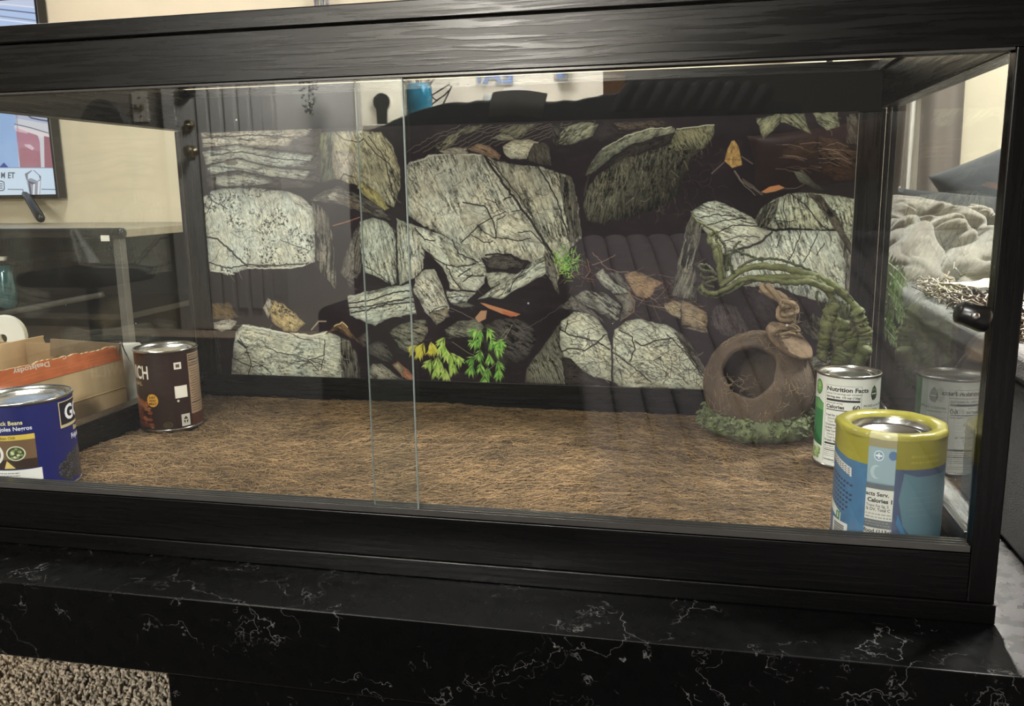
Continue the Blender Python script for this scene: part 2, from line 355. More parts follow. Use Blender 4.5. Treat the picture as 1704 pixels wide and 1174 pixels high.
for s in (-1, 1):
    a, b = sorted((s*.5515, s*.583)); box('corner_post', a,b,.556,.576, .0956,.5295, M_wz, T, .001)
    a, b = sorted((s*.583, s*.61))
    box('side_rail', a,b,.0205,.598, .0212,.0858, M_wy, T, .0012)
    box('side_rail', a,b,.0205,.598, .5365,.5905, M_wy, T, .0012)
    box('back_stile', a,b,.578,.598, .0863,.536, M_wz, T, .001)
    a, b = sorted((s*.588, s*.592)); box('side_pane', a,b,.0215,.577, .0835,.5385, M_glass, T, 0)
# plastic channels that hold the sliding panes
mb = MB()
for y in (.0015, .0075, .0135, .0195): mb.box(-.5845,.5845, y-.0008,y+.0008, .0714,.0790)
mb.box(-.5845,.5845,.0007,.0203,.0714,.0725); mb.obj('bottom_track', M_track, T, False)
mb = MB()
for y in (.0015, .0075, .0135, .0195): mb.box(-.5845,.5845, y-.0008,y+.0008, .5372,.5393)
mb.obj('top_track', M_track, T, False)
pn = box('sliding_pane', -.5835,.0233, .0030,.0060, .0732,.5378, M_glass, T, 0)
box('pane_edge', .02332,.0243, .0030,.0060, .0732,.5378, M_edge, pn, 0)
pn = box('sliding_pane', -.0292,.5835, .0090,.0120, .0732,.5378, M_glass, T, 0)
box('pane_edge', -.0298,-.02922, .0090,.0120, .0732,.5378, M_edge, pn, 0)
# finger pull with a steel screw near the right stile
p = at(1612, 522, 1, .0); q = at(1597, 516, 1, .0)
mb = MB(); c = np.array([p[0], -.0, p[2]])
mb.tube([c+np.array([-.0135,-.010,.0045]), c+np.array([-.013,-.010,.0045]), c+np.array([-.011,-.010,.0035]), c+np.array([.010,-.010,-.0035]), c+np.array([.013,-.010,-.0045]), c+np.array([.0135,-.010,-.0045])], [.003,.007,.0105,.0122,.011,.008], 20)
mb.tube([c+np.array([.0,-.004,.0]), c+np.array([.0,.0088,.0])], [.011,.011], 16)
hd = mb.obj('pull_handle', M_blackp, T)
sc_ = at(1624, 526, 1, -.024)
MB().tube([sc_+np.array([0,.004,0]), sc_+np.array([0,-.0005,0]), sc_+np.array([0,-.0012,0])], [.0034,.0034,.002], 14).obj('steel_screw', M_steel, hd)
# ------------------------------------------------------------------ the printed rock background
MX0, MX1, MZ0, MZ1, MY = -.5512, .5512, .0953, .5316, .560
MW, MH = 1640, 650
mfx = plane_fx(1, MY, MX0, MX1, MZ0, MZ1, MW, MH)
mu = Cv(MW, MH, (33,25,29), mfx)
YY, XX = np.mgrid[0:MH, 0:MW].astype(np.float32)
n0 = fbm(XX/150, YY/110, 3, 5); n1 = fbm(XX/28+n0*2, YY/9, 31, 4)
mu.a *= (.55+.8*n0+.7*np.clip(n1-.52, 0, 1))[...,None]
# faint brownish texture in the dark gaps
k = sstep(.62,.74, fbm(XX/60, YY/30, 55, 5)); mu.a += k[...,None]*np.array([.10,.085,.085])*.6*fbm(XX/9, YY/5, 77)[...,None]
STONE = (207,210,194); _rs = [100]
def scribble(pts, ang, dens, seed, col):     # fine printed strokes along the grain of a stone
    rr = np.random.default_rng(seed+3); P = np.array(pts, float); x, y = P[:,0], P[:,1]; A_ = abs(np.sum(x*np.roll(y,-1)-y*np.roll(x,-1)))/2
    lo, hi = P.min(0), P.max(0); n = int(A_*dens/95)
    pos = lo+rr.random((n*2,2))*(hi-lo); ins = np.zeros(len(pos), bool)
    for i in range(len(P)):
        a, b = P[i], P[(i+1) % len(P)]
        if a[1] != b[1]: ins ^= ((a[1] > pos[:,1]) != (b[1] > pos[:,1])) & (pos[:,0] < (b[0]-a[0])*(pos[:,1]-a[1])/(b[1]-a[1])+a[0])
    lum = sum(col)/3.
    for p in pos[ins][:n]:
        th = math.radians(ang)+rr.normal(0,.42); l = rr.uniform(3,10); c2 = rr.normal(0,.5); q = [p, p+l*np.array([math.cos(th),math.sin(th)]), p+l*np.array([math.cos(th),math.sin(th)])+l*.8*np.array([math.cos(th+c2),math.sin(th+c2)])]
        dk_ = rr.random() < .8; mu.line(q, rr.uniform(.8,1.9), (34,29,28) if dk_ else tuple(min(255, c_*1.18) for c_ in col), rr.uniform(.22,.62) if dk_ else .4)
def rock(pts, col=STONE, ang=0., streak=.6, fine=.5, rough=.9, edge=.5, dark=0., shade=None, jit=1.1, L=34, thr=.50, blot=.35, scr=1.):
    """one printed stone: ang = direction of its grain in degrees, streak = dark grain strength, shade = (dx, dy, amount) printed tonal drift"""
    _rs[0] += 17; sd = _rs[0]; a = math.radians(ang); ca, sa = math.cos(a), math.sin(a)
    P = mfx(pts); cx, cy = P.mean(0); rad = max(20., np.ptp(P, axis=0).max()/2)
    def tex(X, Y, d, c):
        wob = fbm(X/60, Y/60, sd+9, 3)*1.8
        u = (ca*X+sa*Y)/(L*.62)+wob; v = (-sa*X+ca*Y)/3.6+wob*2.2
        g = fbm(u, v, sd, 4); g2 = fbm(u*2.1+5, v*1.9, sd+3, 3)
        big = fbm(X/46, Y/46, sd+21, 4); mot = fbm(X/4.5, Y/4.5, sd+41, 3); mid = fbm(X/14, Y/14, sd+47, 3)
        st = sstep(thr, thr+.16, g)*streak*(.45+1.1*sstep(.36,.62,big)); st2 = sstep(.54, .64, g2)*fine
        pock = sstep(.57,.65, fbm(X/4.4+wob, Y/4.0, sd+61, 3))*sstep(.42,.60, big)*blot*1.6
        v_ = 1.06-.50*st-.34*st2-.45*pock-.34*np.clip(.52-big, 0, 1)*rough*1.4+.26*(mot-.5)+.24*(mid-.5)
        v_ = v_*(1-edge*.62*np.exp(-np.maximum(d, 0)/(4+9*fbm(X/20, Y/20, sd+5, 2))))
        if shade is not None: v_ = v_*np.clip(1-shade[2]*(((X-cx)*shade[0]+(Y-cy)*shade[1])/rad*.5+.5), .04, 1.25)
        v_ = np.clip(v_-dark, .05, 1.12)
        warm = (fbm(X/40+7, Y/40, sd+81, 3)-.5)*.06
        out = c[None,None]*v_[...,None]; out[...,0] *= 1+warm; out[...,2] *= 1-warm*1.3
        return np.clip(out, 0, 1)
    mu.poly(pts, col, 1., .8, tex, jit, sd)
    if scr > 0: scribble(pts, ang, scr, sd, col)
DK = (27,21,23)
def crack(pts, wd=2., al=.85, jit=.9): mu.line(pts, wd, DK, al, jit, len(pts)*31)
def cracks(poly, n, seed, wd=1.3, al=.65, ln=26, dirs=None):   # random hairline cracks inside a polygon
    rr = np.random.default_rng(seed); P = np.array(poly, float); lo, hi = P.min(0), P.max(0)
    for _ in range(n):
        p = lo+rr.random(2)*(hi-lo); th = rr.random()*6.28 if dirs is None else math.radians(dirs)+rr.normal(0,.35); q = [p]
        for k in range(rr.integers(3,6)): th += rr.normal(0,.45); q.append(q[-1]+ln/4*np.array([math.cos(th), math.sin(th)]))
        ok = True
        for z in q:
            x, y = z; ins = False
            for i in range(len(P)):
                a, b = P[i], P[(i+1) % len(P)]
                if (a[1] > y) != (b[1] > y) and x < (b[0]-a[0])*(y-a[1])/(b[1]-a[1])+a[0]: ins = not ins
            ok &= ins
        if ok: mu.line(q, wd, DK, al, .5, int(p.sum()))
def ledge(pts, wd=3., col=(226,226,206), al=.8): mu.line(pts, wd, col, al, .8, 3)
GR = (120,116,108); MID = (158,156,142); BRN = (92,64,48)
# --- top left strata
rock([(333,219),(535,213),(535,300),(520,312),(345,312)], (92,86,82), 4, .6, .5)
rock([(334,221),(420,217),(520,213),(512,224),(486,232),(480,243),(440,245),(400,247),(338,246)], (186,180,162), 3, .7, .6, L=70)
rock([(336,252),(360,250),(392,242),(440,250),(521,258),(514,276),(470,277),(440,276),(395,262),(342,274)], STONE, 6, .6, .5, L=70)
rock([(344,280),(372,266),(398,264),(450,278),(516,284),(512,290),(506,299),(452,293),(395,283),(352,292)], STONE, 6, .6, .5, L=60)
rock([(360,293),(410,289),(440,297),(455,304),(430,307),(372,309),(358,306)], STONE, 4, .5, .4)
for q in ([(338,247),(392,240),(440,247),(520,256)], [(342,275),(395,263),(450,277),(516,283)], [(346,292),(395,283),(452,294),(505,300)], [(336,229),(420,224),(490,228)], [(350,258),(400,252),(460,263),(518,268)]): crack(q, 2.6)
mu.ell((384,270), 12, 4, (110,105,92), .8)
# --- leaning block with tan face
rock([(530,222),(566,216),(560,240),(552,270),(560,298),(536,304),(531,280)], (128,132,104), 100, .8, .6, shade=(0,1,.2))
rock([(556,220),(590,216),(634,219),(652,240),(664,275),(667,310),(655,345),(600,312),(570,300),(556,296),(552,270)], (190,181,148), 66, .6, .5, L=46)
rock([(558,250),(590,252),(592,280),(584,296),(566,298),(556,282)], (210,200,178), 70, .3, .3)  # pale patch: a glass reflection painted into the print
rock([(600,300),(626,318),(648,346),(640,350),(612,330),(594,312)], (190,178,116), 60, .4, .4)
for q in ([(558,220),(572,232),(598,236),(604,230)], [(604,230),(622,252),(648,272),(658,300)], [(566,300),(572,288),(590,296)], [(612,226),(640,262),(652,320)]): crack(q, 2.2)
rock([(514,332),(540,316),(560,308),(600,325),(634,345),(650,366),(600,352),(560,338)], (112,104,96), 20, .8, .6)
rock([(520,332),(555,318),(580,330),(560,334)], (190,184,168), 10, .6, .5); rock([(556,326),(600,336),(640,360),(600,350),(570,338)], (120,108,92), 22, .8, .5)
mu.line([(554,375),(575,369),(598,361)], 3, (150,104,80), .9)
# --- big left boulder
B = [(338,327),(352,317),(380,312),(420,312),(478,318),(505,330),(520,345),(524,400),(524,436),(510,441),(470,447),(430,442),(400,450),(380,458),(348,448)]
rock([(500,330),(530,340),(548,360),(556,420),(560,484),(540,460),(524,440),(518,400)], (128,122,110), 88, 1., .7, L=60, thr=.44)
rock(B, STONE, 75, .25, .4, blot=.9, scr=.7)
rock([(478,318),(500,326),(520,344),(520,356),(500,345),(480,330)], (224,222,204), 35, .2, .2)
crack([(341,393),(362,397),(376,410),(392,425),(412,443)], 4.5); crack([(346,436),(380,446),(410,440),(460,441),(512,438)], 3.2)
ledge([(412,445),(440,446),(480,445),(508,441)], 4); ledge([(350,450),(372,452),(390,456)], 3)
crack([(344,322),(356,335),(378,347)], 2.2); crack([(352,333),(346,352),(340,356)], 2.); crack([(466,398),(490,408),(516,416)], 1.6)
cracks(B, 26, 4, 1.2, .5, 24)
# --- pillars
rock([(566,452),(580,405),(598,368),(602,450),(590,460),(575,463)], (118,112,102), 100, 1., .7, L=60, thr=.44)
rock([(598,368),(620,361),(640,367),(658,384),(660,470),(652,474),(630,462),(605,452),(600,420)], (200,202,184), 76, .6, .6, L=50)
rock([(659,362),(676,372),(702,392),(706,420),(704,446),(690,462),(672,470),(664,474),(660,430)], (196,196,178), 84, .75, .6, L=60)
crack([(602,440),(625,452),(650,472)], 1.8); crack([(659,365),(661,470)], 3.)
rock([(576,462),(586,448),(600,452),(590,468),(584,478),(610,484),(580,478)], (110,104,98), 40, .7, .5)
# --- great centre boulder
B = [(674,277),(682,268),(706,262),(712,257),(760,253),(802,256),(826,268),(870,275),(900,276),(926,286),(950,294),(960,335),(966,396),(950,408),(935,430),(926,474),(905,452),(884,436),(850,424),(820,428),(790,428),(768,412),(744,394),(700,372),(676,356)]
rock(B, (204,203,182), 62, .5, .45, L=44, thr=.5, shade=(.35,-.3,.12), scr=.8)
rock([(828,268),(870,276),(926,286),(950,294),(962,340),(968,396),(948,412),(928,466),(915,420),(880,355),(846,312)], (184,182,160), 68, .6, .5, L=46, thr=.48, scr=.8)
rock([(930,292),(952,297),(968,390),(950,405),(938,350)], (112,108,96), 84, 1., .6, L=60)
rock([(775,338),(808,341),(818,360),(800,368),(775,378),(765,360)], (214,212,190), 20, .25, .3); rock([(826,362),(862,352),(895,385),(900,405),(862,400),(826,392)], (206,204,182), 35, .35, .4)
crack([(806,258),(818,278),(840,308),(862,338),(884,368),(900,394),(916,418),(928,438)], 6.); crack([(812,264),(836,292),(866,330),(880,352)], 2.5)
crack([(770,336),(788,340),(806,342),(814,354),(820,366),(824,384),(825,395)], 3.); crack([(820,362),(798,372),(780,392),(768,402)], 2.6); crack([(794,374),(808,388),(824,396)], 2.2); crack([(784,390),(804,402),(820,400)], 2.4)
crack([(825,394),(846,398),(866,400),(882,396)], 2.2); crack([(820,360),(840,352)], 2.); crack([(826,366),(842,358)], 1.8); crack([(838,332),(850,326)], 3.); crack([(894,276),(910,300),(926,330),(938,370),(948,400)], 3.2); crack([(862,386),(884,384),(902,404),(916,424)], 2.4)
crack([(806,330),(824,336),(832,352)], 1.8); crack([(850,352),(868,348)], 1.6); cracks(B, 40, 8, 1.2, .5, 26, 60)
ledge([(684,270),(708,264),(714,259),(760,255),(800,258)], 3.5, (222,220,198), .6)
# --- stones on top of it
rock([(728,250),(750,246),(776,244),(780,256),(740,256)], (170,164,146), 5, .4, .3); rock([(776,246),(795,238),(815,243),(834,258),(830,266),(806,258),(790,252)], (150,122,96), 20, .6, .5)
rock([(836,243),(850,234),(880,231),(896,236),(888,250),(876,264),(850,264),(838,254)], (202,196,168), 10, .25, .3); rock([(888,238),(905,236),(914,246),(918,276),(896,272),(876,266),(880,252)], (96,90,78), 70, .9, .6)
rock([(816,230),(832,222),(850,224),(856,232),(836,234)], (150,146,122), 12, .5, .4)
for i in range(14):
    x = 700+i*17; mu.line([(x-30,256-i*1.5),(x+20,226-i*.9),(x+66,209-i*.4)], 1.6, (118,112,92), .75, 1.2, i)
rock([(716,252),(745,226),(780,210),(812,206),(790,216),(760,232),(738,250)], (128,124,100), -32, .9, .6, thr=.44)
rock([(830,216),(862,206),(894,204),(880,218),(858,232),(850,226)], (118,114,94), -28, 1., .6, thr=.42)
# --- fractured middle
rock([(664,366),(690,374),(745,394),(782,414),(800,428),(808,444),(806,470),(792,484),(764,482),(748,470),(736,444),(716,424),(702,410),(690,385)], (204,206,186), 40, .4, .5, L=30)
rock([(736,400),(770,412),(795,436),(800,440),(770,444),(748,438)], (186,186,164), 50, .6, .5); rock([(765,465),(782,458),(806,458),(804,472),(790,484),(774,480)], (214,214,194), 20, .2, .4)
rock([(780,446),(796,438),(806,448),(804,458),(786,456)], (200,200,178), 20, .3, .4); rock([(744,454),(762,462),(772,482),(748,480)], (206,206,186), 40, .3, .4)
for q in ([(702,412),(724,430),(742,440),(760,444),(792,438)], [(742,440),(752,462),(768,482),(790,484)], [(752,398),(762,420),(796,436)], [(762,460),(782,446)], [(700,420),(716,440),(728,440)], [(776,458),(804,458)], [(770,468),(786,456)], [(690,378),(706,398),(724,400)]): crack(q, 2.6)
rock([(690,462),(706,448),(722,447),(736,476),(748,512),(742,528),(726,536),(708,520),(698,500),(686,482)], (202,200,180), 52, .5, .5); rock([(712,520),(744,510),(748,526),(726,540)], (150,142,122), 20, .7, .6); crack([(714,520),(726,512),(744,508)], 2)
rock([(578,492),(610,484),(650,476),(684,472),(686,490),(693,522),(660,526),(640,532),(624,542),(604,534),(582,524)], (208,210,192), -12, .5, .5, L=60)
for q in ([(580,504),(612,500),(650,488),(684,482)], [(580,512),(620,508),(655,500),(686,494)], [(584,520),(606,516),(640,506),(690,502)]): crack(q, 3.6)
rock([(742,482),(770,484),(792,486),(776,502),(750,504),(744,494)], (204,204,186), 8, .5, .4); crack([(744,494),(780,492)], 2); rock([(752,506),(776,502),(790,508),(770,512)], (120,116,104), 4, .6, .4)
rock([(794,498),(820,478),(850,462),(884,436),(906,418),(912,452),(884,468),(850,486),(836,497),(812,494)], (204,206,186), -36, .6, .5, L=40); rock([(906,416),(916,424),(926,450),(930,490),(920,474),(908,452)], (128,124,112), 70, 1., .6)
rock([(806,436),(820,424),(850,422),(872,436),(868,446),(836,448),(814,446)], (84,78,72), 8, .8, .6); crack([(808,424),(826,422),(850,424),(868,436)], 4.5); crack([(808,444),(836,450),(872,446)], 3.5)
rock([(806,452),(830,452),(860,456),(836,476),(816,478)], (188,190,170), -30, .5, .5); crack([(796,492),(818,478),(832,472)], 2.4); crack([(848,484),(856,466),(880,440)], 2.2)
# --- bottom left slab, small stones
rock([(566,560),(582,566),(594,590),(600,628),(568,629)], (120,116,104), 86, 1., .7, L=60, thr=.43)
B = [(388,576),(394,548),(404,539),(430,543),(470,552),(520,556),(542,550),(558,556),(566,560),(570,628),(400,627),(384,624)]
rock(B, (202,205,186), 8, .4, .5); ledge([(404,541),(432,545),(470,553),(520,558),(545,552)], 5)
for q in ([(386,594),(406,604),(420,610),(440,606)], [(398,562),(410,580),(418,606),(412,624)], [(420,600),(440,610),(452,622)], [(440,575),(462,586),(470,588),(490,590),(520,600),(536,606)], [(540,565),(539,590),(534,615)], [(490,600),(510,600),(540,590)], [(496,612),(514,600),(530,616)], [(470,548),(500,562),(520,566)]): crack(q, 2.2)
crack([(396,566),(408,578)], 6, .7); cracks(B, 26, 11, 1.2, .6, 20)
rock([(437,512),(445,495),(454,500),(450,516),(446,530)], (186,176,156), 70, .4, .3); rock([(448,514),(456,498),(470,504),(488,518),(508,538),(494,551),(472,551),(452,534)], (188,166,118), 45, .4, .8, blot=.8)
rock([(352,505),(382,503),(396,526),(380,532),(354,530)], (120,100,72), 30, .8, .5); rock([(355,536),(380,530),(394,534),(384,548),(368,551),(356,546)], (196,188,168), -10, .3, .3); rock([(356,548),(364,552),(370,620),(362,622)], (58,54,52), 80, .6, .4)
rock([(540,556),(556,540),(570,533),(580,546),(600,572),(580,560),(560,548)], (122,94,66), 40, .5, .4); ledge([(556,542),(569,535),(578,544)], 3, (220,206,160)); mu.line([(518,548),(530,534),(542,534)], 4, (176,160,136), .8)
rock([(594,562),(612,550),(616,568),(604,578)], (86,78,74), 40, .6, .5)
rock([(612,574),(628,566),(642,572),(654,594),(650,602),(632,598),(614,588)], (92,86,80), 30, .8, .7); rock([(648,552),(664,540),(690,532),(708,531),(712,552),(702,568),(684,590),(664,578)], (128,126,110), 20, .6, .9)
rock([(612,612),(620,604),(634,604),(652,618),(668,630),(614,630)], (172,166,150), 30, .7, .6); rock([(652,606),(662,600),(676,612),(690,628),(684,634),(670,626)], (190,128,100), 42, .4, .3); rock([(654,608),(662,603),(672,614),(668,622)], (186,170,140), 42, .3, .3)
rock([(740,548),(760,534),(796,530),(806,544),(794,560),(772,560),(744,562)], (128,128,112), 10, .6, .6)
rock([(806,540),(830,530),(866,530),(888,548),(892,566),(880,590),(862,604),(846,596),(826,570)], (84,78,74), 30, .9, .7, thr=.46); rock([(800,560),(830,574),(846,600),(840,612),(812,590)], (60,54,52), 40, .6, .5)
# leaves and twigs
mu.poly([(798,503),(806,504),(840,514),(866,522),(858,526),(836,522),(812,512)], (176,120,84)); mu.poly([(834,516),(866,522),(850,527),(838,522)], (168,92,60), .8); mu.poly([(790,528),(800,516),(810,516),(808,530),(796,536)], (168,130,100)); mu.line([(750,512),(768,520),(788,530)], 2, (140,128,116), .7, .5)
mu.line([(936,506),(918,520),(890,538),(868,548)], 1.6, (120,112,104), .6, .8)
# --- lower right boulders
rock([(934,532),(915,560),(892,590),(876,612),(874,636),(960,640),(1000,642),(985,622),(955,600),(936,586),(930,560)], (120,118,102), 60, .7, .7)
for i in range(16): mu.line([(886+i*3.2,604+i%3*3),(892+i*3.6,638)], 1.3, (180,178,160), .55)
B = [(934,533),(955,518),(978,520),(996,532),(1010,552),(1018,580),(1018,634),(990,628),(965,612),(938,592),(931,572)]
rock(B, (208,208,184), 30, .3, .5); crack([(930,545),(946,556),(970,562),(994,568),(1014,580)], 3.2); crack([(934,584),(950,578),(972,582),(990,572),(1008,556)], 3.2); crack([(944,534),(940,550)], 2.4)
cracks(B, 60, 21, 1.3, .6, 22); rock([(934,594),(950,596),(965,612),(990,630),(1010,640),(940,640)], (66,58,56), 10, .6, .4)
B = [(1022,548),(1040,534),(1066,530),(1110,540),(1136,556),(1160,590),(1176,620),(1180,648),(1030,642),(1018,634),(1018,580)]
rock(B, (204,204,180), 32, .3, .55); crack([(1030,548),(1052,560),(1056,582),(1048,600)], 2.8); crack([(1056,566),(1068,576),(1090,566),(1116,562)], 3.2); crack([(1020,586),(1040,600),(1060,614),(1082,634)], 2.6); crack([(1018,540),(1018,640)], 4.5); crack([(1110,556),(1140,586),(1170,626)], 2.6)
rock([(1120,552),(1140,560),(1162,592),(1178,628),(1160,612),(1140,582)], (108,102,92), 55, .9, .6); cracks(B, 120, 22, 1.3, .62, 28)
rock([(1044,632),(1060,638),(1090,640),(1060,645),(1040,642)], (224,222,200), 5, .1, .1)
rock([(956,492),(975,482),(1004,486),(1034,508),(1030,530),(1022,536),(996,518),(966,504)], (150,148,134), 34, .9, .6, thr=.43); rock([(930,512),(950,492),(962,500),(990,520),(1010,540),(980,522),(950,514)], (120,114,104), 34, .8, .6)
rock([(990,456),(1003,446),(1022,470),(1050,486),(1020,488),(1000,472)], (178,178,160), 40, .5, .5); rock([(1012,454),(1028,452),(1052,484),(1036,478)], (120,116,108), 45, .8, .5); rock([(1022,490),(1048,486),(1056,500),(1050,520),(1030,536),(1036,510)], (130,124,112), 40, .7, .6)
rock([(1038,456),(1058,450),(1104,470),(1090,478),(1086,490),(1076,496),(1058,492),(1050,478)], (166,138,108), 20, .3, .6); rock([(1104,506),(1122,500),(1134,504),(1132,530),(1118,524),(1108,516)], (176,164,136), 40, .6, .5); rock([(1134,502),(1150,504),(1176,520),(1176,546),(1178,552),(1160,544),(1134,540)], (160,140,112), 15, .3, .7)
rock([(1134,544),(1160,544),(1180,554),(1160,550)], (150,136,116), 10, .5, .4)
rr = np.random.default_rng(5)
for i in range(70):
    x, y = 1040+rr.random()*110, 450+rr.random()*60+0; th = rr.normal(.2,.5); l = 10+rr.random()*16; mu.line([(x,y),(x+l*math.cos(th),y+l*math.sin(th)+3),(x+2*l*math.cos(th),y+2*l*math.sin(th))], 1.3, [(130,104,84),(164,138,110),(96,72,60)][i%3], .6)
for q in ([(986,420),(1010,446),(1030,452),(1046,452)], [(976,430),(982,450),(974,460)], [(985,440),(1000,436),(1024,424)]): mu.line(q, 2, (150,124,104), .8, .6)
for i in range(40):
    x, y = 960+rr.normal(0,22), 455+rr.normal(0,13); mu.line([(x,y),(x+rr.normal(0,14),y+rr.normal(0,8))], 1.4, (150,112,84), .5)
mu.line([(1044,484),(1056,500),(1054,518),(1040,528)], 3, (128,98,72), .8)
# --- upper right
rock([(920,226),(940,210),(968,202),(996,206),(986,226),(952,240),(924,240)], (150,150,124), -35, .8, .8, thr=.46); rock([(918,212),(932,206),(930,240),(918,244)], (70,64,58), 85, .9, .5); rock([(990,216),(1006,200),(1036,220),(1000,236),(986,230)], (54,46,46), 20, .6, .5)
rock([(1020,204),(1100,200),(1116,208),(1060,214),(1034,220)], (92,80,68), 8, .7, .9)
rock([(974,292),(984,268),(1002,246),(1040,224),(1078,213),(1122,212),(1124,220),(1096,226),(1050,240),(1016,262),(990,286)], (176,178,150), -30, .5, .7, shade=(-.2,1,.4))
rock([(1010,268),(1050,242),(1100,228),(1124,222),(1110,238),(1060,256),(1020,280)], (62,56,52), -22, .7, .5)
rock([(970,345),(974,318),(992,292),(1036,264),(1070,254),(1096,246),(1120,236),(1126,214),(1160,210),(1190,206),(1188,224),(1176,244),(1150,262),(1140,290),(1128,326),(1100,344),(1044,362),(1000,372),(976,366)], (164,160,132), 100, .7, .8, L=30, shade=(.6,.9,.95), thr=.46)
rock([(1124,216),(1160,211),(1189,207),(1186,226),(1172,246),(1130,250),(1110,250)], (136,134,104), 60, .5, .9, blot=.8); ledge([(1126,214),(1160,210),(1188,207)], 2.4, (206,206,180)); ledge([(1002,248),(1040,226),(1078,214),(1118,212)], 2.4, (200,200,172))
for i in range(30):
    x, y = 975+rr.random()*60, 290+rr.random()*60; mu.line([(x,y),(x-4,y+24)], 1.3, (150,144,120), .4)
for i in range(90):
    x, y = 1040+rr.random()*170, 240+rr.random()*120; th = rr.normal(.9,.9); mu.line([(x,y),(x+9*math.cos(th),y+9*math.sin(th)),(x+18*math.cos(th+.4),y+18*math.sin(th+.4))], 1.1, (112,92,86), .42)
mu.poly([(1205,268),(1210,248),(1217,234),(1222,233),(1229,244),(1235,274),(1218,279),(1208,270)], (190,152,92), tex=lambda X,Y,d,c: c*(0.55+.75*fbm(X/5,Y/9,4))[...,None]); mu.line([(1206,264),(1234,266)], 1.5, (110,82,48), .7)
mu.line([(1204,270),(1184,288)], 3, (128,116,112), .8); mu.line([(1234,260),(1252,272)], 3, (120,108,100), .8); mu.line([(1222,284),(1234,302),(1262,318)], 4, (112,100,92), .8, .8); mu.line([(1236,298),(1252,310),(1268,322)], 5, (96,88,80), .8, 1.); mu.line([(1222,284),(1240,310),(1256,322)], 2, (150,140,126), .7, .8)
mu.poly([(1266,319),(1280,310),(1296,307),(1306,312),(1290,318),(1274,321)], (186,128,84)); mu.line([(1306,313),(1324,313),(1338,306)], 2, (122,110,98), .7)
rock([(1258,196),(1300,190),(1296,206),(1280,222),(1270,231),(1264,218)], (148,148,118), -50, .7, .6); rock([(1300,189),(1338,188),(1344,212),(1352,224),(1330,214),(1312,206),(1298,204)], (142,142,114), 40, .9, .6); rock([(1352,188),(1394,186),(1397,210),(1376,217),(1362,206)], (150,150,120), 30, .6, .6); rock([(1408,190),(1428,188),(1426,240),(1408,238)], (100,94,82), 70, .7, .6)
rock([(1300,250),(1330,232),(1356,228),(1360,260),(1330,266),(1300,262)], (70,52,42), -20, .8, .5, shade=(0,1,.3)); rock([(1362,226),(1390,230),(1424,246),(1424,300),(1384,270),(1362,262)], (78,60,48), 30, .9, .5)
for i in range(26):
    x, y = 1290+rr.random()*110, 238+rr.random()*44; mu.line([(x,y),(x+16,y+rr.normal(0,2)),(x+34,y+5+rr.normal(0,3))], 1.6, [(150,134,116),(110,88,70)][i%2], .65, .6)
rock([(1320,284),(1334,282),(1352,300),(1386,322),(1360,316),(1330,302)], (146,148,130), 35, .4, .5, shade=(1,.4,.7)); rock([(1366,270),(1420,280),(1424,300),(1390,300),(1368,286)], (66,48,38), 15, .6, .4)
# --- right boulders
rock([(1150,352),(1172,344),(1168,380),(1156,440),(1160,500),(1118,492),(1128,432),(1138,390)], (128,124,112), 102, 1., .7, L=60, thr=.43)
rock([(1150,352),(1170,338),(1190,333),(1212,342),(1250,360),(1270,380),(1286,383),(1268,402),(1240,412),(1206,424),(1188,404),(1172,384)], (206,208,188), 20, .55, .4, L=70)
for q in ([(1164,362),(1190,356),(1222,360)], [(1170,376),(1206,366),(1240,362)], [(1186,390),(1220,374),(1262,376)], [(1232,366),(1256,372)], [(1196,404),(1226,392),(1264,394)]): crack(q, 2.2)
rock([(1210,424),(1240,412),(1266,404),(1284,384),(1330,382),(1394,383),(1402,400),(1408,440),(1404,510),(1360,500),(1290,478),(1206,474)], (208,212,194), 66, .5, .5, L=44); crack([(1284,386),(1268,400),(1242,412),(1222,416)], 5); crack([(1284,382),(1330,380),(1392,382)], 5.5)
for q in ([(1332,386),(1324,410),(1312,432)], [(1360,388),(1350,412),(1336,436)], [(1372,404),(1358,424)], [(1300,390),(1292,412)]): crack(q, 2.)
rock([(1394,384),(1410,392),(1420,424),(1418,500),(1406,512),(1408,440)], (138,134,120), 84, 1., .6, L=60, thr=.44)
rock([(1256,366),(1266,346),(1286,332),(1310,322),(1344,320),(1368,322),(1424,330),(1424,440),(1412,424),(1394,382),(1340,380),(1284,380)], (186,188,162), 70, .6, .6)
rock([(1258,362),(1274,340),(1296,330),(1290,360),(1276,376),(1262,378)], (112,110,96), 110, .9, .6); crack([(1316,322),(1344,344),(1364,372),(1380,382)], 2.4); rock([(1344,322),(1366,324),(1392,360),(1416,404),(1422,436),(1404,404),(1380,366)], (104,96,84), 60, .9, .6); crack([(1286,366),(1320,368)], 2.); crack([(1306,330),(1302,350),(1312,372)], 1.8)
# --- dark stones behind the hide
rock([(1180,524),(1192,508),(1204,503),(1226,510),(1236,530),(1250,556),(1224,562),(1200,556),(1184,542)], (96,84,86), 70, .6, .8); rock([(1230,480),(1300,478),(1340,500),(1330,550),(1260,556),(1240,530)], (54,44,48), 40, .5, .4)
rock([(1330,540),(1352,520),(1372,536),(1374,570),(1350,562)], (140,134,122), 60, .7, .7); rock([(1338,600),(1366,586),(1400,580),(1424,590),(1420,620),(1344,616)], (170,168,150), -20, .7, .6)
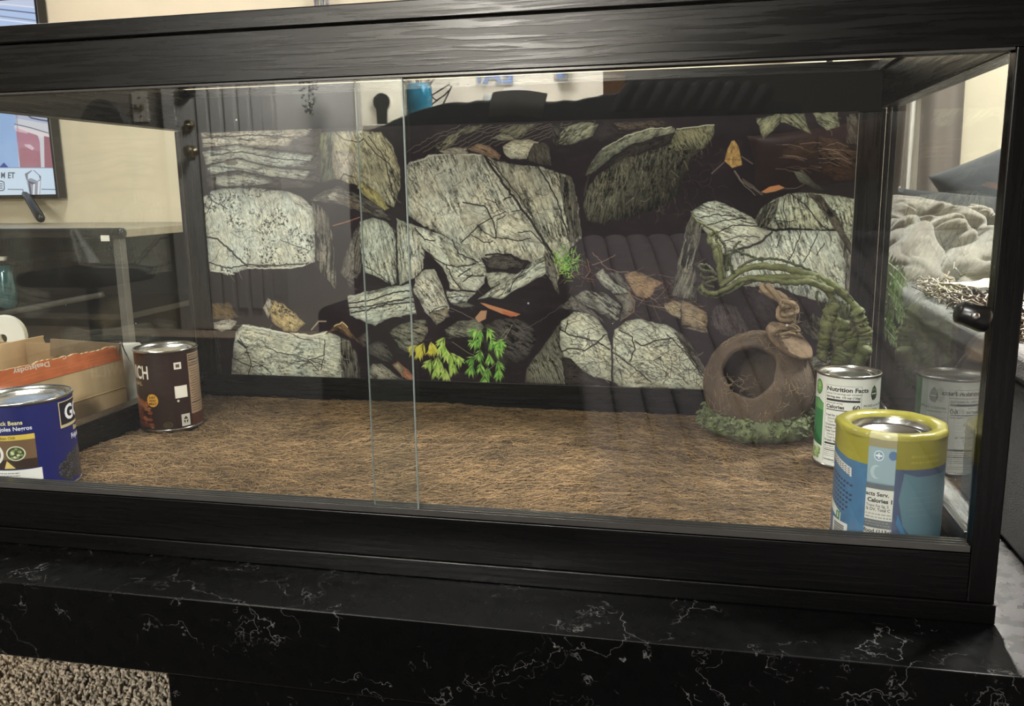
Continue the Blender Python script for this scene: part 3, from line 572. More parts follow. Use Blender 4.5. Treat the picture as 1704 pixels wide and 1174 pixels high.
# --- plants
def frond(x, y, th, n, ln, w, cols, seed, droop=.12):
    r2 = np.random.default_rng(seed)
    for i in range(n):
        t = i/n; th2 = th+droop*i/3; x += ln*.22*math.cos(th2)*.5; y += ln*.22*math.sin(th2)*.5
        for sg in (-1, 1):
            a = th2+sg*(.75-.25*t)+r2.normal(0,.22); l = ln*1.15*(1-.5*t)*(.6+.6*r2.random()); w_ = w*(.45+.25*r2.random()); c = cols[r2.integers(len(cols))]
            ex, ey = x+l*math.cos(a)*.85, y+l*math.sin(a)+.42*l; nx, ny = -math.sin(a)*w_, math.cos(a)*w_; mx, my = (x+ex)/2, (y+ey)/2
            mu.poly([(x,y),(mx+nx,my+ny),(ex,ey),(mx-nx,my-ny)], c, .92)
YG_ = [(150,186,84),(178,204,104),(120,160,66),(196,212,120)]; YE = [(196,190,70),(214,206,92),(170,166,58)]; GG = [(104,160,66),(138,190,84),(78,128,54),(164,206,104)]; G2 = [(96,140,58),(128,172,76),(70,110,48)]
for i,(x,y,th) in enumerate([(706,568,2.2),(700,575,1.7),(716,566,1.3),(694,572,2.4),(722,570,1.9)]): frond(x,y,th,8,15,2.6,YE,300+i)
for i,(x,y,th) in enumerate([(742,560,2.4),(738,568,1.9),(742,578,1.4),(728,590,1.6),(718,595,2.2),(748,585,.9),(735,600,1.8),(750,600,1.2),(757,590,.6),(726,606,1.5),(740,610,1.4)]): frond(x,y,th,8,15,2.6,YG_,320+i)
for i,(x,y,th) in enumerate([(795,545,2.6),(800,545,1.8),(808,544,.7),(800,560,2.2),(815,560,1.0),(826,565,.4),(834,565,2.2),(800,580,1.8),(812,585,1.2),(790,592,2.4),(800,600,1.6),(826,598,.9),(812,608,1.7),(796,566,2.9),(820,578,.2),(786,604,1.9),(830,610,1.5),(806,620,1.4)]): frond(x,y,th,8,14,2.3,GG,350+i)
for q in ([(752,568),(778,586),(800,596)], [(830,600),(816,612),(800,622)], [(834,560),(846,546)], [(840,562),(852,540)]): mu.line(q, 1.6, (150,148,120), .8)
for i in range(150):
    x, y = 942+rr.normal(0,11), 437+rr.normal(0,12); a = rr.random()*6.28; l = 4+rr.random()*5; mu.line([(x,y),(x+l*math.cos(a),y+l*math.sin(a)-2)], 2.2, G2[i%3] if i%4 else (160,196,96), .85)
mural = mesh('rock_background_print', [(MX0,MY,MZ0),(MX1,MY,MZ0),(MX1,MY,MZ1),(MX0,MY,MZ1),(MX0,MY+.0004,MZ0),(MX1,MY+.0004,MZ0),(MX1,MY+.0004,MZ1),(MX0,MY+.0004,MZ1)],
    [(0,1,2,3),(5,4,7,6),(0,4,5,1),(1,5,6,2),(2,6,7,3),(3,7,4,0)], print_mat('rock_wall_print', mu.a, .6, spec=.12), None, False, [(0,0),(1,0),(1,1),(0,1)]*2)
tag(mural, 'printed rock wall poster with grey boulders and green plants inside terrarium back', 'poster')
# ------------------------------------------------------------------ marble-look table under the terrarium
def marble(name):
    m, nt, b = new_mat(name); L = nt.links.new
    tc = N(nt,'ShaderNodeTexCoord'); no = N(nt,'ShaderNodeTexNoise'); no.inputs['Scale'].default_value = 5; no.inputs['Detail'].default_value = 6; no.inputs['Roughness'].default_value = .62; L(tc.outputs['Object'], no.inputs['Vector'])
    sc = N(nt,'ShaderNodeVectorMath', operation='SCALE'); sc.inputs['Scale'].default_value = .42; L(no.outputs['Color'], sc.inputs[0])
    ad = N(nt,'ShaderNodeVectorMath', operation='ADD'); L(tc.outputs['Object'], ad.inputs[0]); L(sc.outputs[0], ad.inputs[1])
    outs = []
    for scl, wd, msk, ms in ((5.5, .008, .55, 7.), (13., .012, .575, 11.), (30., .030, .60, 16.)):
        v = N(nt,'ShaderNodeTexVoronoi', feature='DISTANCE_TO_EDGE'); v.inputs['Scale'].default_value = scl; L(ad.outputs[0], v.inputs['Vector'])
        r = N(nt,'ShaderNodeMapRange'); r.inputs['From Min'].default_value = 0; r.inputs['From Max'].default_value = wd; r.inputs['To Min'].default_value = 1; r.inputs['To Max'].default_value = 0; L(v.outputs['Distance'], r.inputs['Value'])
        n2 = N(nt,'ShaderNodeTexNoise'); n2.inputs['Scale'].default_value = ms; n2.inputs['Detail'].default_value = 4; L(ad.outputs[0], n2.inputs['Vector'])
        r2 = N(nt,'ShaderNodeMapRange'); r2.inputs['From Min'].default_value = msk; r2.inputs['From Max'].default_value = msk+.12; L(n2.outputs['Fac'], r2.inputs['Value'])
        mu_ = N(nt,'ShaderNodeMath', operation='MULTIPLY'); L(r.outputs[0], mu_.inputs[0]); L(r2.outputs[0], mu_.inputs[1]); outs.append(mu_)
    a1 = N(nt,'ShaderNodeMath', operation='MAXIMUM'); L(outs[0].outputs[0], a1.inputs[0]); L(outs[1].outputs[0], a1.inputs[1])
    a2 = N(nt,'ShaderNodeMath', operation='MAXIMUM'); L(a1.outputs[0], a2.inputs[0]); L(outs[2].outputs[0], a2.inputs[1])
    mx = N(nt,'ShaderNodeMixRGB'); mx.inputs[1].default_value = (.0012,.0012,.0012,1); mx.inputs[2].default_value = (.15,.145,.14,1); L(a2.outputs[0], mx.inputs[0]); L(mx.outputs[0], b.inputs['Base Color'])
    b.inputs['Roughness'].default_value = .2; b.inputs['Specular IOR Level'].default_value = .35
    n3 = N(nt,'ShaderNodeTexNoise'); n3.inputs['Scale'].default_value = 60; L(tc.outputs['Object'], n3.inputs['Vector'])
    r3 = N(nt,'ShaderNodeMapRange'); r3.inputs['To Min'].default_value = .22; r3.inputs['To Max'].default_value = .34; L(n3.outputs['Fac'], r3.inputs['Value']); L(r3.outputs[0], b.inputs['Roughness'])
    return m
M_marble = marble('black_marble_white_veins')
TB = thing('marble_table', (0,.3,FL), 'low black marble table with white veins carrying the terrarium', 'table')
box('table_top', -.665, 1.6, -.0957, .95, -.0915, 0, M_marble, TB, .0012)
box('pedestal', -.2405, 1.55, -.0925, .90, FL, -.092, M_marble, TB, .001)
# ------------------------------------------------------------------ carpet pile seen under the table
cm = []
cx0, cx1, cy0, cy1 = -.80, -.23, -.15, .30
npile = 11500
px_ = rng.uniform(cx0, cx1, npile); py_ = rng.uniform(cy0, cy1, npile)
V = []; F = []
ang = rng.uniform(0, 6.28, npile); ln = rng.uniform(.004,.009, npile); hh = rng.uniform(.006,.012, npile)
for i in range(npile):
    if (px_[i] > -.245 and py_[i] > -.09) or (px_[i] < -.672 and py_[i] > .18): continue
    c, s = math.cos(ang[i]), math.sin(ang[i]); b = len(V); r = .0024
    for t, z, rr in ((-.5, 0, .9), (-.3, .8, 1), (.3, 1., 1), (.5, .1, .9)):
        for q in range(4):
            a = q*math.pi/2; V.append((px_[i]+c*ln[i]*t-s*r*rr*math.cos(a), py_[i]+s*ln[i]*t+c*r*rr*math.cos(a), FL+.001+hh[i]*z+r*rr*math.sin(a)))
    for k in range(3):
        for q in range(4): F.append((b+k*4+q, b+k*4+(q+1) % 4, b+k*4+4+(q+1) % 4, b+k*4+4+q))
pile = mesh('carpet_pile', V, np.array(F), pm('carpet_yarn', (226,212,190), .95, var=.2, scale=90, island=.3, sheen=.2), None, True)
tag(pile, 'beige looped carpet pile on the floor under the table', 'carpet', None, 'stuff')
# ------------------------------------------------------------------ coconut-fibre mat
def mat_h(x, y):
    return (.0435+.010*sstep(.30,.56, np.asarray(y)) + .0022*np.sin(np.asarray(x)*9+np.asarray(y)*5)+.0018*np.sin(np.asarray(x)*4.1-np.asarray(y)*17+1)+.004*(fbm(np.asarray(x)*9+20, np.asarray(y)*16+20, 9, 3)-.5)
            -.004*np.exp(-((np.asarray(y)-.355-.012*np.sin(np.asarray(x)*11))/.006)**2)*sstep(-.5,-.2,-np.abs(np.asarray(x)+.1)+.2))
nx, ny = 150, 72
gx = np.linspace(-.582,.582,nx); gy = np.linspace(.0225,.5595,ny); GXm, GYm = np.meshgrid(gx, gy)
top = np.stack([GXm, GYm, mat_h(GXm, GYm)], -1).reshape(-1,3); bot = top.copy(); bot[:,2] = .0305
idx = np.arange(nx*ny).reshape(ny,nx); q = np.stack([idx[:-1,:-1],idx[:-1,1:],idx[1:,1:],idx[1:,:-1]],-1).reshape(-1,4); Fm = [q, q[:,::-1]+nx*ny]
def edge_strip(a): return np.stack([a[:-1],a[1:],a[1:]+nx*ny,a[:-1]+nx*ny],-1)[:,::-1]
Fm += [edge_strip(idx[0]), edge_strip(idx[-1][::-1]), edge_strip(idx[:,0][::-1]), edge_strip(idx[:,-1])]
MT = thing('fibre_mat', (0,.29,.0305), 'brown coconut fibre mat covering the terrarium floor', 'mat')
mesh('mat_base', np.vstack([top,bot]), np.vstack(Fm), pm('mat_base_brown', (74,56,40), .95, var=.45, scale=70, bump=1., bscale=420, stretch=(.4,1,1)), MT, True)
nf = 30000; K = 5
x = rng.uniform(-.575,.575,nf); y = rng.uniform(.026,.553,nf); th = rng.normal(0,.62,nf)+.5*np.sin(x*7+y*5); ll = rng.uniform(.012,.042,nf); cur = rng.normal(0,22,nf); lift = np.abs(rng.normal(0,.0016,nf))+.0002
rad = rng.uniform(.00018,.00046,nf); longf = rng.random(nf) < .02; ll[longf] *= 2.; lift[longf] += .0025
pts = np.zeros((nf,K,3)); 
for k in range(K):
    s = (k/(K-1)-.5)*ll; a = th+cur*s*.5; px2 = x+s*np.cos(a); py2 = y+s*np.sin(a)
    px2 = np.clip(px2,-.581,.581); py2 = np.clip(py2,.0232,.5585); pts[:,k,0] = px2; pts[:,k,1] = py2; pts[:,k,2] = mat_h(px2,py2)+lift*math.sin(math.pi*k/(K-1))+.0001
Tn = np.gradient(pts, axis=1); Tn /= np.linalg.norm(Tn,axis=2,keepdims=True)+1e-9; side = np.cross(Tn, np.array([0,0,1.])); side /= np.linalg.norm(side,axis=2,keepdims=True)+1e-9; upv = np.cross(side, Tn)
ring = np.stack([pts+rad[:,None,None]*(math.cos(a)*side+math.sin(a)*upv) for a in (-.52,1.57,3.67)],2)   # nf,K,3,3
V = ring.reshape(-1,3); base = (np.arange(nf)*K*3)[:,None,None]
f = []
for k in range(K-1):
    for j in range(3): f.append([k*3+j, k*3+(j+1)%3, (k+1)*3+(j+1)%3, (k+1)*3+j])
Ff = (np.array(f)[None]+base).reshape(-1,4)
tag(mesh('loose_fibres', V, Ff, pm('coir_fibre', (132,106,75), .75, var=.35, scale=9, island=.68), MT, True), kind='stuff')
# ------------------------------------------------------------------ tins
def restz(c, r):
    q = [mat_h(np.array(c[0]+k*r*math.cos(a)), np.array(min(max(c[1]+k*r*math.sin(a),.023),.559))) for k in (0,.5,1) for a in np.linspace(0,6.28,13)]
    return float(max(q))+.0003
def facing(c): return math.atan2(CAMP[1]-c[1], CAMP[0]-c[0])
LW = 1500
def label(Hh, r, bg):                        # author units: degrees from the camera-facing line (right positive) and 0..1 down the label
    hpx = int(LW*Hh/(2*math.pi*r)); 
    cv = Cv(LW, hpx, bg, lambda p: np.stack([(np.asarray(p,float).reshape(-1,2)[:,0]/360+.5)*LW, np.asarray(p,float).reshape(-1,2)[:,1]/100*hpx], 1))
    cv.hpx = hpx; cv.k = (LW/360)/(hpx/100)  # author-x per author-y scale for lettering
    return cv
def ltext(cv, st, d, y, h, col, bold=0., sx=1., al=1., align='L', ang=0.):   # text drawn with h in label percent
    old = cv.fx; s = LW/360; k = cv.hpx/100
    cv.fx = lambda p: np.asarray(p,float).reshape(-1,2); cv.text(st, (d/360+.5)*LW, y*k, h*k, col, ang, sx, bold, al, align); cv.fx = old
def bars(cv, d0, d1, ys, col, h=.8, al=.8, seed=0, broken=True):   # rows of tiny print too small to read
    rr = np.random.default_rng(seed)
    for y in ys:
        d = d0
        while d < d1:
            l = rr.uniform(1.2,4.5); cv.rect(d, y, min(d+l, d1), y+h, col, al*rr.uniform(.6,1)); d += l+(rr.uniform(.5,1.1) if broken else 0)
def tin(name, c, r, Hh, cv, text, th_extra=0., lab_mat=None, wob=None, lid=True, zs=(0.,1.)):
    """steel tin standing on the mat: body with wrapped label, beaded lid, two rims"""
    t = thing(name, c, text, 'can', None)
    a0 = facing(c)+math.pi                   # u = .5 faces the camera
    prof = [(r*.985, .004)]+[(r*.985, z) for z in np.linspace(.006, Hh-.006, 14)]+[(r*.985, Hh-.004)]
    V = []; UV = []; F = []; n = 72; k = len(prof)
    for j in range(n+1):
        a = a0+2*math.pi*j/n                 # seen from the front, counter-clockwise runs to the right
        for rr, z in prof:
            q = rr*(1+(wob(a-a0-math.pi, z/Hh) if wob else 0)); V.append((c[0]+q*math.cos(a), c[1]+q*math.sin(a), c[2]+z)); UV.append((j/n, (z-.004)/(Hh-.008)))
    for j in range(n):
        for i in range(k-1): a = j*k+i; F.append((a, a+k, a+k+1, a+1))
    mesh('label_wrap', V, F, lab_mat or print_mat(name+'_label', cv.a, .38, coat=.15), t, True, UV)
    rim = lambda z0: [(r*.975, z0), (r*1.0, z0+.0004), (r*1.012, z0+.0016), (r*1.012, z0+.0030), (r*.998, z0+.0042), (r*.97, z0+.0040)]
    if lid:
        lathe('rim', rim(Hh-.0042), c, M_rim, t, 64)
        lathe('lid', [(r*.972, Hh-.0012), (r*.95, Hh-.0045), (r*.93, Hh-.0052), (r*.85, Hh-.0052), (r*.83, Hh-.0042), (r*.80, Hh-.0042), (r*.78, Hh-.0056), (r*.70, Hh-.0056), (r*.68, Hh-.0046), (r*.64, Hh-.0046), (r*.62, Hh-.006), (r*.30, Hh-.0064), (0.0005, Hh-.0064)], c, M_steel, t, 64)
    lathe('rim', rim(0), c, M_rim, t, 64)
    return t
KBLK = (22,20,20); KW = (236,234,226)
# white vegetable tin
rW, hW = .0415, .129
cW = at(1409, 768, 2, .0475); cW = np.array([cW[0]-.004, cW[1]+.0, .0475])
cW[2] = restz(cW, rW)
cv = label(hW, rW, (226,226,218))
cv.poly([(-95,28),(-60,26),(-46,31),(-46,78),(-95,72)], (40,120,62)); cv.poly([(-95,29),(-62,27),(-46,32),(-46,39),(-95,37)], (96,160,88)); cv.poly([(-95,50),(-46,76),(-46,80),(-95,76)], (26,92,48))
for i in range(26):
    r2 = np.random.default_rng(i); d, y = -95+r2.random()*44, 82+r2.random()*13; cv.ell((d,y), 4.2, 2.6, [(150,178,104),(120,152,78),(178,198,130)][i%3]); cv.ell((d-1,y-.7), 1.4, .8, (206,216,170))
cv.ell((-62,13.5), 11, 8.6, (44,104,40)); cv.ell((-62,13.5), 9.2, 7.2, (96,160,66)); cv.ell((-62,11), 6, 3.6, (150,196,110))
bars(cv, -68,-56, [12,15], (220,232,200), 1.2, .8, 3)
cv.rect(-42,8,25,99, (232,231,224)); 
for a,b in (((-41,8.4),(25,8.4)),((-41,8.4),(-41,96)),((25,8.4),(25,96))): cv.line([a,b], 2, KBLK, .9)
ltext(cv,'Nutrition Facts',-39.5,14.6,4.6,KBLK,.03,1.08); ltext(cv,'about 3.5 servings per container',-39,18.2,2.,KBLK,0,.98); ltext(cv,'Serving size',-39,22,2.2,KBLK,.025); ltext(cv,'1/2 cup (126g)',23,22,2.2,KBLK,.025,1.,1.,'R')
cv.rect(-39,23.6,23,26, KBLK); ltext(cv,'Amount per serving',-39,28.6,1.5,KBLK,.01); ltext(cv,'Calories',-39,34,3.8,KBLK,.03,1.05); ltext(cv,'60',23,34.2,4.8,KBLK,.03,1.1,1.,'R'); cv.rect(-39,35.4,23,36.4,KBLK)
ltext(cv,'% Daily Value*',23,39.2,1.6,KBLK,.02,1.,1.,'R')
for i, (s_, ind, bo) in enumerate((('Total Fat 1g',0,1),('Saturated Fat 0g',4,0),('Trans Fat 0g',4,0),('Cholesterol 0mg',0,1),('Sodium 10mg',0,1),('Total Carbohydrate 12g',0,1),('Dietary Fiber 4g',4,0),('Total Sugars 4g',4,0),('Protein 4g',0,1))):
    y = 43+i*3.6; ltext(cv, s_, -39+ind, y, 2., KBLK, .022 if bo else 0); cv.line([(-39,y+.9),(23,y+.9)], 1, (90,88,86), .7)
cv.rect(-39,73.6,23,75.6,KBLK); bars(cv,-39,20,[77.2,79.8],KBLK,.9,.6,5); cv.rect(-39,82,23,82.8,KBLK); bars(cv,-39,20,[84.2,86.4,88.6],KBLK,.8,.5,6); ltext(cv,'Ingredients',-39,94,1.8,KBLK,.02); bars(cv,-22,20,[92.8,95.2],KBLK,.7,.5,7)
cv.poly([(44,17),(47,10),(52,7.6),(58,11),(61,18),(55,24),(48,24)], (72,110,58)); cv.ell((52,18), 7.5, 4.6, (34,50,34)); cv.rect(46,16.2,58.5,17.4,(220,226,206)); cv.ell((49,21.5),2.2,1.7,(20,24,20)); cv.ell((57,21),1.8,1.4,(20,24,20)); cv.ell((52,9.5),2.2,1.7,(30,40,28))
ltext(cv,'PICKED at the PEAK',30,31,2.4,(60,92,52),.02); ltext(cv,'of freshness',36,35,2.2,(60,92,52),.01); bars(cv,32,74,[40,43,46,49],(90,96,88),.9,.5,9)
cv.rect(80,0,180,100,(52,128,66)); cv.rect(-180,0,-95,100,(52,128,66)); cv.rect(-180,20,-110,60,(228,228,216)); 
tin('vegetable_tin', cW, rW, hW, cv, 'white and green tin with a nutrition panel, behind the blue and yellow tin')
# brown tin
rB, hB = .05, .133
rB = .0500; cB = at(287, 704, 2, .0485); cB = np.array([cB[0], cB[1], .0485])
cB[2] = restz(cB, rB)
cv = label(hB, rB, (42,22,16)); cv.a *= (.75+.5*fbm(np.mgrid[0:cv.h,0:LW][1]/60., np.mgrid[0:cv.h,0:LW][0]/20., 4, 4))[...,None]
ltext(cv,'MANWICH',-37,33,17,(236,228,214),.018,.60,1.,'R'); ltext(cv,'ORIGINAL',-53,42,5,(200,170,120),.01,1.25,1.,'R')
cv.rect(-180,46,-48,49,(30,14,10))
for i in range(120):
    r2 = np.random.default_rng(i+900); d = -95+r2.random()*58; y = 62+r2.random()*30+ (0 if d < -40 else 8); cv.ell((d,y), 2+4*r2.random(), 1+2*r2.random(), [(112,50,26),(150,76,42),(84,34,20),(176,112,74)][i%4], .9)
cv.poly([(-100,54),(-75,56),(-52,66),(-40,74),(-40,77),(-60,70),(-100,64)], (150,96,60)); cv.rect(-100,91,-34,97,(120,64,40),.7); 
cv.ell((-33,61), 11.5, 8.6, (214,150,44)); cv.ell((-33,61), 10.6, 7.9, (226,168,62))
for i, s_ in enumerate(('JUST','ADD','MEAT')): ltext(cv, s_, -33, 58.4+i*4.2, 2.7, (60,34,20), .03, 1.05, 1., 'C')
cv.rect(4,0,36,100,(36,14,13)); cv.rect(11,13,25,22,(222,214,200)); cv.rect(14.5,15.4,21.5,19.8,(90,78,70)); cv.rect(9,44,33,60,(224,216,202)); cv.ell((14,63.5),2.2,1.6,(214,206,190))
cv.rect(17,82,34,98,(196,190,176)); cv.poly([(25.5,84.5),(30,89),(21,89)], (40,26,22)); cv.poly([(20.5,90.5),(24.5,90.5),(23.5,95)], (40,26,22)); cv.poly([(30.5,90.5),(26.5,90.5),(27.5,95)], (40,26,22)); cv.ell((-8,94),8.5,4,(86,92,56)); cv.ell((-8,94),7,3.2,(50,34,22)); bars(cv,-13,-4,[92.6,94.6],(130,128,96),.9,.8,4)
cv.rect(39,4,82,84,(154,128,102)); bars(cv,41,80,[6,9],KBLK,1.6,.85,1); cv.rect(41,12,80,13.6,KBLK); bars(cv,41,80,[16,19.2],KBLK,1.7,.9,2); 
for i in range(14): bars(cv,41+(i%3)*2,80,[24+i*3.2],(50,34,26),1.1,.8,40+i)
cv.rect(41,69,80,70.4,KBLK); bars(cv,41,80,[73,76.4,79.6],(50,34,26),1.2,.8,77); cv.rect(39,84,82,100,(70,34,24))
tin('sauce_tin', cB, rB, hB, cv, 'dark brown sauce tin standing at the back left corner of the mat')
# blue bean tin
rG, hG = .0575, .123; cG = at(62, 800, 2, .0455); cG = np.array([cG[0]+.004, .088, .0455])
cG[2] = restz(cG, rG)
cv = label(hG, rG, (9,18,92)); 
ltext(cv,'Black Beans',-6,20.5,4.6,(238,226,150),.02,.92,1.,'R'); ltext(cv,'Frijoles Negros',4,27.2,4.6,(240,240,240),.02,.92,1.,'R')
cv.rect(-62,32,6,38,(206,178,74)); ltext(cv,'Bean Chili',-36,36.6,3.,(60,44,20),.01,.9); cv.rect(-62,38,6,70,(110,84,58)); cv.rect(-62,60,6,71,(50,34,24))
cv.ell((-54,53),21,15,(224,222,218)); cv.ell((-55,53),18,13,(70,20,16)); cv.ell((-18,53),11.5,8.4,(216,216,190)); cv.ell((-18,53),10,7.2,(60,70,40)); cv.poly([(-34,70),(-30,61),(-20,70)], (214,190,110))
for i in range(14):
    r2 = np.random.default_rng(i+50); cv.ell((-60+r2.random()*12,45+r2.random()*16),2.4,1.7,[(96,34,26),(46,14,12),(130,60,40)][i%3]); cv.ell((-24+r2.random()*13,48+r2.random()*10),2,1.4,[(130,144,84),(206,206,170)][i%2])
cv.rect(-60,72,10,86,(228,226,222)); bars(cv,-52,-16,[75,78],(70,70,74),1.2,.8,3); ltext(cv,'simple bean recipes inside',-54,84,2.4,KBLK,.015,.9); bars(cv,-52,6,[90,93.5],(120,130,190),1.,.6,4)
cv.rect(40,3.5,180,34,(196,180,130)); cv.rect(41.8,4.8,180,30.5,(10,12,34)); ltext(cv,'GOYA',49,26,17,(236,236,238),.03,1.); ltext(cv,'Black Beans',66,41,5.4,(226,206,110),.02,.9); ltext(cv,'Frijoles Negros',58,50,6.2,(238,238,240),.02,.9)
for i in range(420):
    r2 = np.random.default_rng(i+4000); d = 32+r2.random()*110; y = 62+r2.random()*34
    if (d-80)**2/48**2+(y-82)**2/20**2 > 1: continue
    a = r2.random()*3; g = r2.integers(20,54); cv.ell((d,y), 3.6, 2.3, (g,g,g+4)); cv.ell((d-.8,y-.7), 1.3, .6, (120,122,132), .7)
cv.rect(-180,0,-120,100,(228,226,222)); cv.rect(-176,6,-124,94,(240,238,232))
for i in range(22): bars(cv,-172,-128,[10+i*3.8],KBLK,1.3,.8,200+i)
tin('bean_tin', cG, rG, hG, cv, 'royal blue black bean tin standing at the front left of the mat')
# blue and yellow wrapped tin
rY, hY = .0552, .132; cY = np.array([.5235, .0835, .0455])
cY[2] = restz(cY, rY)
cv = label(hY, rY, (120,146,158)); YEL = (148,140,34); BL = (58,108,148)
cv.rect(-120,0,-21,100,BL); cv.a *= (.9+.2*fbm(np.mgrid[0:cv.h,0:LW][1]/40., np.mgrid[0:cv.h,0:LW][0]/90., 14, 3))[...,None]
cv.poly([(-180,0),(-21,0),(-21,23),(-45,22.5),(-75,18),(-95,13),(-180,16)], YEL); cv.poly([(-66,19.5),(-40,22),(-40,16),(-66,14)], (160,150,44), .5)
cv.poly([(-95,21),(-72,24),(-40,30),(-40,38),(-70,31),(-95,28)], (214,212,206)); 
for j in range(4):
    for i in range(9): cv.rect(-86+i*5, 23.4+j*1.8+i*.9, -82.4+i*5, 24.3+j*1.8+i*.9, (70,70,80), .75)
for j in range(7): 
    rr = np.random.default_rng(j); nn = rr.integers(6,11)
    for i in range(nn): cv.rect(-88+i*5.2, 37+j*4.2+i*.8, -84.2+i*5.2, 38.8+j*4.2+i*.8, (24,34,60), .85)
cv.poly([(-90,64),(-66,69),(-53,73),(-53,80),(-66,77),(-90,71)], (222,224,214)); cv.rect(-62,72.5,-54.5,79.5,(46,110,62)); cv.rect(-60,73.6,-57,78.4,(180,206,170)); 
cv.rect(-70,80,-41,112,(218,218,214)); cv.poly([(-150,100),(-74,100),(-74,78),(-100,70),(-150,70)], (70,90,150), .8)
for i in range(22):
    rr = np.random.default_rng(i+7); yb = 83.0+i*.72; cv.rect(-65.5, yb, -46, yb+(.28 if i % 3 else .5), KBLK, .95)
cv.rect(-21,0,7,7,(150,140,104)); cv.rect(-21,7,7,37,(142,164,172)); cv.ell((-10,14), 5, 4.4, (206,216,220)); cv.ell((-10,14), 4.1, 3.5, (112,136,160)); cv.rect(-13.4,13.2,-6.6,14.8,(222,228,230)); cv.rect(-11,11.4,-9.2,16.6,(222,228,230),.8); cv.ell((4,13), 4.4, 3.8, (84,112,150)); cv.ell((-12,28), 6, 6, (172,188,192)); cv.ell((-9,28), 5, 5, (142,164,172))
cv.rect(-22,38,7,42.6,(90,98,104)); cv.rect(-21,42.6,7,69,(206,204,196)); cv.rect(-21,69,7,76,(92,96,100)); cv.rect(-21,76,7,100,(196,194,186))
ltext(cv,'acts Serv.',-21,48.4,3.4,KBLK,.02,.92); ltext(cv,'Calories 1',-19,53.8,3.4,KBLK,.03,.94); ltext(cv,'Trans Fat 0g, S',-20,57.8,2.3,(60,58,58),.005,.85); ltext(cv,'% DV, Total C',-20,61.2,2.5,(60,58,58),.015,.85); bars(cv,-20,6,[63.4,66.2],(80,78,78),1.2,.6,3); bars(cv,-20,5,[70.6,73],(200,200,196),.9,.5,8); ltext(cv,'food (113g)',-21,80.4,3.4,KBLK,.02,.9); bars(cv,-20,2,[84,88,91,94],(90,88,86),1.,.6,11)
cv.rect(7,0,180,100,(62,76,104)); cv.poly([(16,27),(30,30),(120,30),(120,100),(60,100),(34,88),(18,72),(12,50)], (84,116,128)); cv.poly([(12,62),(22,80),(44,96),(40,100),(20,84),(11,70)], (60,110,150)); cv.rect(7,0,180,24,(132,124,32)); bars(cv,22,58,[12,17],(170,160,60),2.2,.5,21)
for i in range(5): bars(cv,24,64,[42+i*5.2],(104,132,140),1.4,.35,60+i)
cv.rect(110,27,180,100,BL)
t = tin('wrapped_tin', cY, rY, hY, cv, 'blue tin with a yellow shrink band at the front right corner', wob=lambda a, z: .010*math.sin(3*a+1)*(z-.3)-.014*math.exp(-((z-.62)/.03)**2)-.010*math.exp(-((z-.30)/.03)**2), lid=False)
wv = lambda a, z: .012*math.sin(7*a)+.01*math.sin(13*a+1)
def arc(name, prof, a0, a1, mat, n=40):
    V = []; F = []; k = len(prof); f0 = facing(cY)
    for j in range(n+1):
        a = f0+math.radians(a0+(a1-a0)*j/n)
        for r_, z in prof: q = r_*(1+wv(a, z)*(1 if r_ > rY*.8 else .3)); V.append((cY[0]+q*math.cos(a), cY[1]+q*math.sin(a), cY[2]+z))
    for j in range(n):
        for i in range(k-1): a = j*k+i; F.append((a, a+k, a+k+1, a+1))
    return mesh(name, V, F, mat, t, True)
M_shrink = pm('yellow_shrink_film', (150,141,46), .3, var=.15, scale=40, bump=.5, bscale=90, coat=.4); M_shrink2 = pm('pale_shrink_film', (196,188,140), .3, var=.15, scale=40, bump=.5, bscale=90, coat=.4)
pr = [(rY*.992, hY-.0045), (rY*.99, hY-.0012), (rY*.965, hY+.0012), (rY*.90, hY+.0016), (rY*.80, hY+.0010), (rY*.725, hY-.0010), (rY*.70, hY-.0040)]
arc('shrink_film', pr, 7, 339, M_shrink, 90); arc('torn_film', pr, -21, 7, M_shrink2, 12)
lathe('lid', [(rY*.74, hY-.002), (rY*.72, hY-.0105), (rY*.69, hY-.0115), (rY*.58, hY-.0115), (rY*.56, hY-.010), (rY*.53, hY-.010), (rY*.51, hY-.0118), (0.0005, hY-.0122)], cY, M_steel, t, 64)
# ------------------------------------------------------------------ coconut hide on its moss ring
cS = np.array([.4185, .455, .0]); rs = .0815
dd = ray(1262, 640); tt = (cS[1]-CAMP[1])/dd[1]; cS = CAMP+tt*dd
zb = restz(cS, .075)
HD = thing('coconut_hide', (cS[0], cS[1], zb), 'brown coconut shell hide with round opening and rope loop, on a green moss ring', 'animal hide')
ax = np.array(at(1243, 611, 1, cS[1]-.072))-cS; ax /= np.linalg.norm(ax)
Rm = Vector((0,0,1)).rotation_difference(Vector(ax)).to_matrix(); hole = .53
ths = np.concatenate([np.linspace(hole, math.pi-.02, 44)]); prof = [(rs, t_) for t_ in ths[::-1]]+[(rs*.985, hole-.015)]+[(rs*.915, hole-.012)]+[(rs*.90, t_) for t_ in ths]
V = []; F = []; n_ = 72; k = len(prof)
for j in range(n_):
    a = 2*math.pi*j/n_
    for r_, t_ in prof:
        g = 1+.010*(vnoise(np.array(t_*6), np.array(math.cos(a)*3+8), 3)-.5)+.007*(vnoise(np.array(t_*20), np.array(a*8), 4)-.5)*(1 if 0 < j < n_-1 else 0)
        t2 = t_+(.02*math.sin(3*a)+.012*math.sin(7*a) if t_ < hole+.2 else 0); p = Rm @ Vector((math.sin(t2)*math.cos(a), math.sin(t2)*math.sin(a), math.cos(t2))); V.append(cS+np.array(p)*r_*g)
for j in range(n_):
    for i in range(k-1): F.append((j*k+i, ((j+1)%n_)*k+i, ((j+1)%n_)*k+i+1, j*k+i+1))
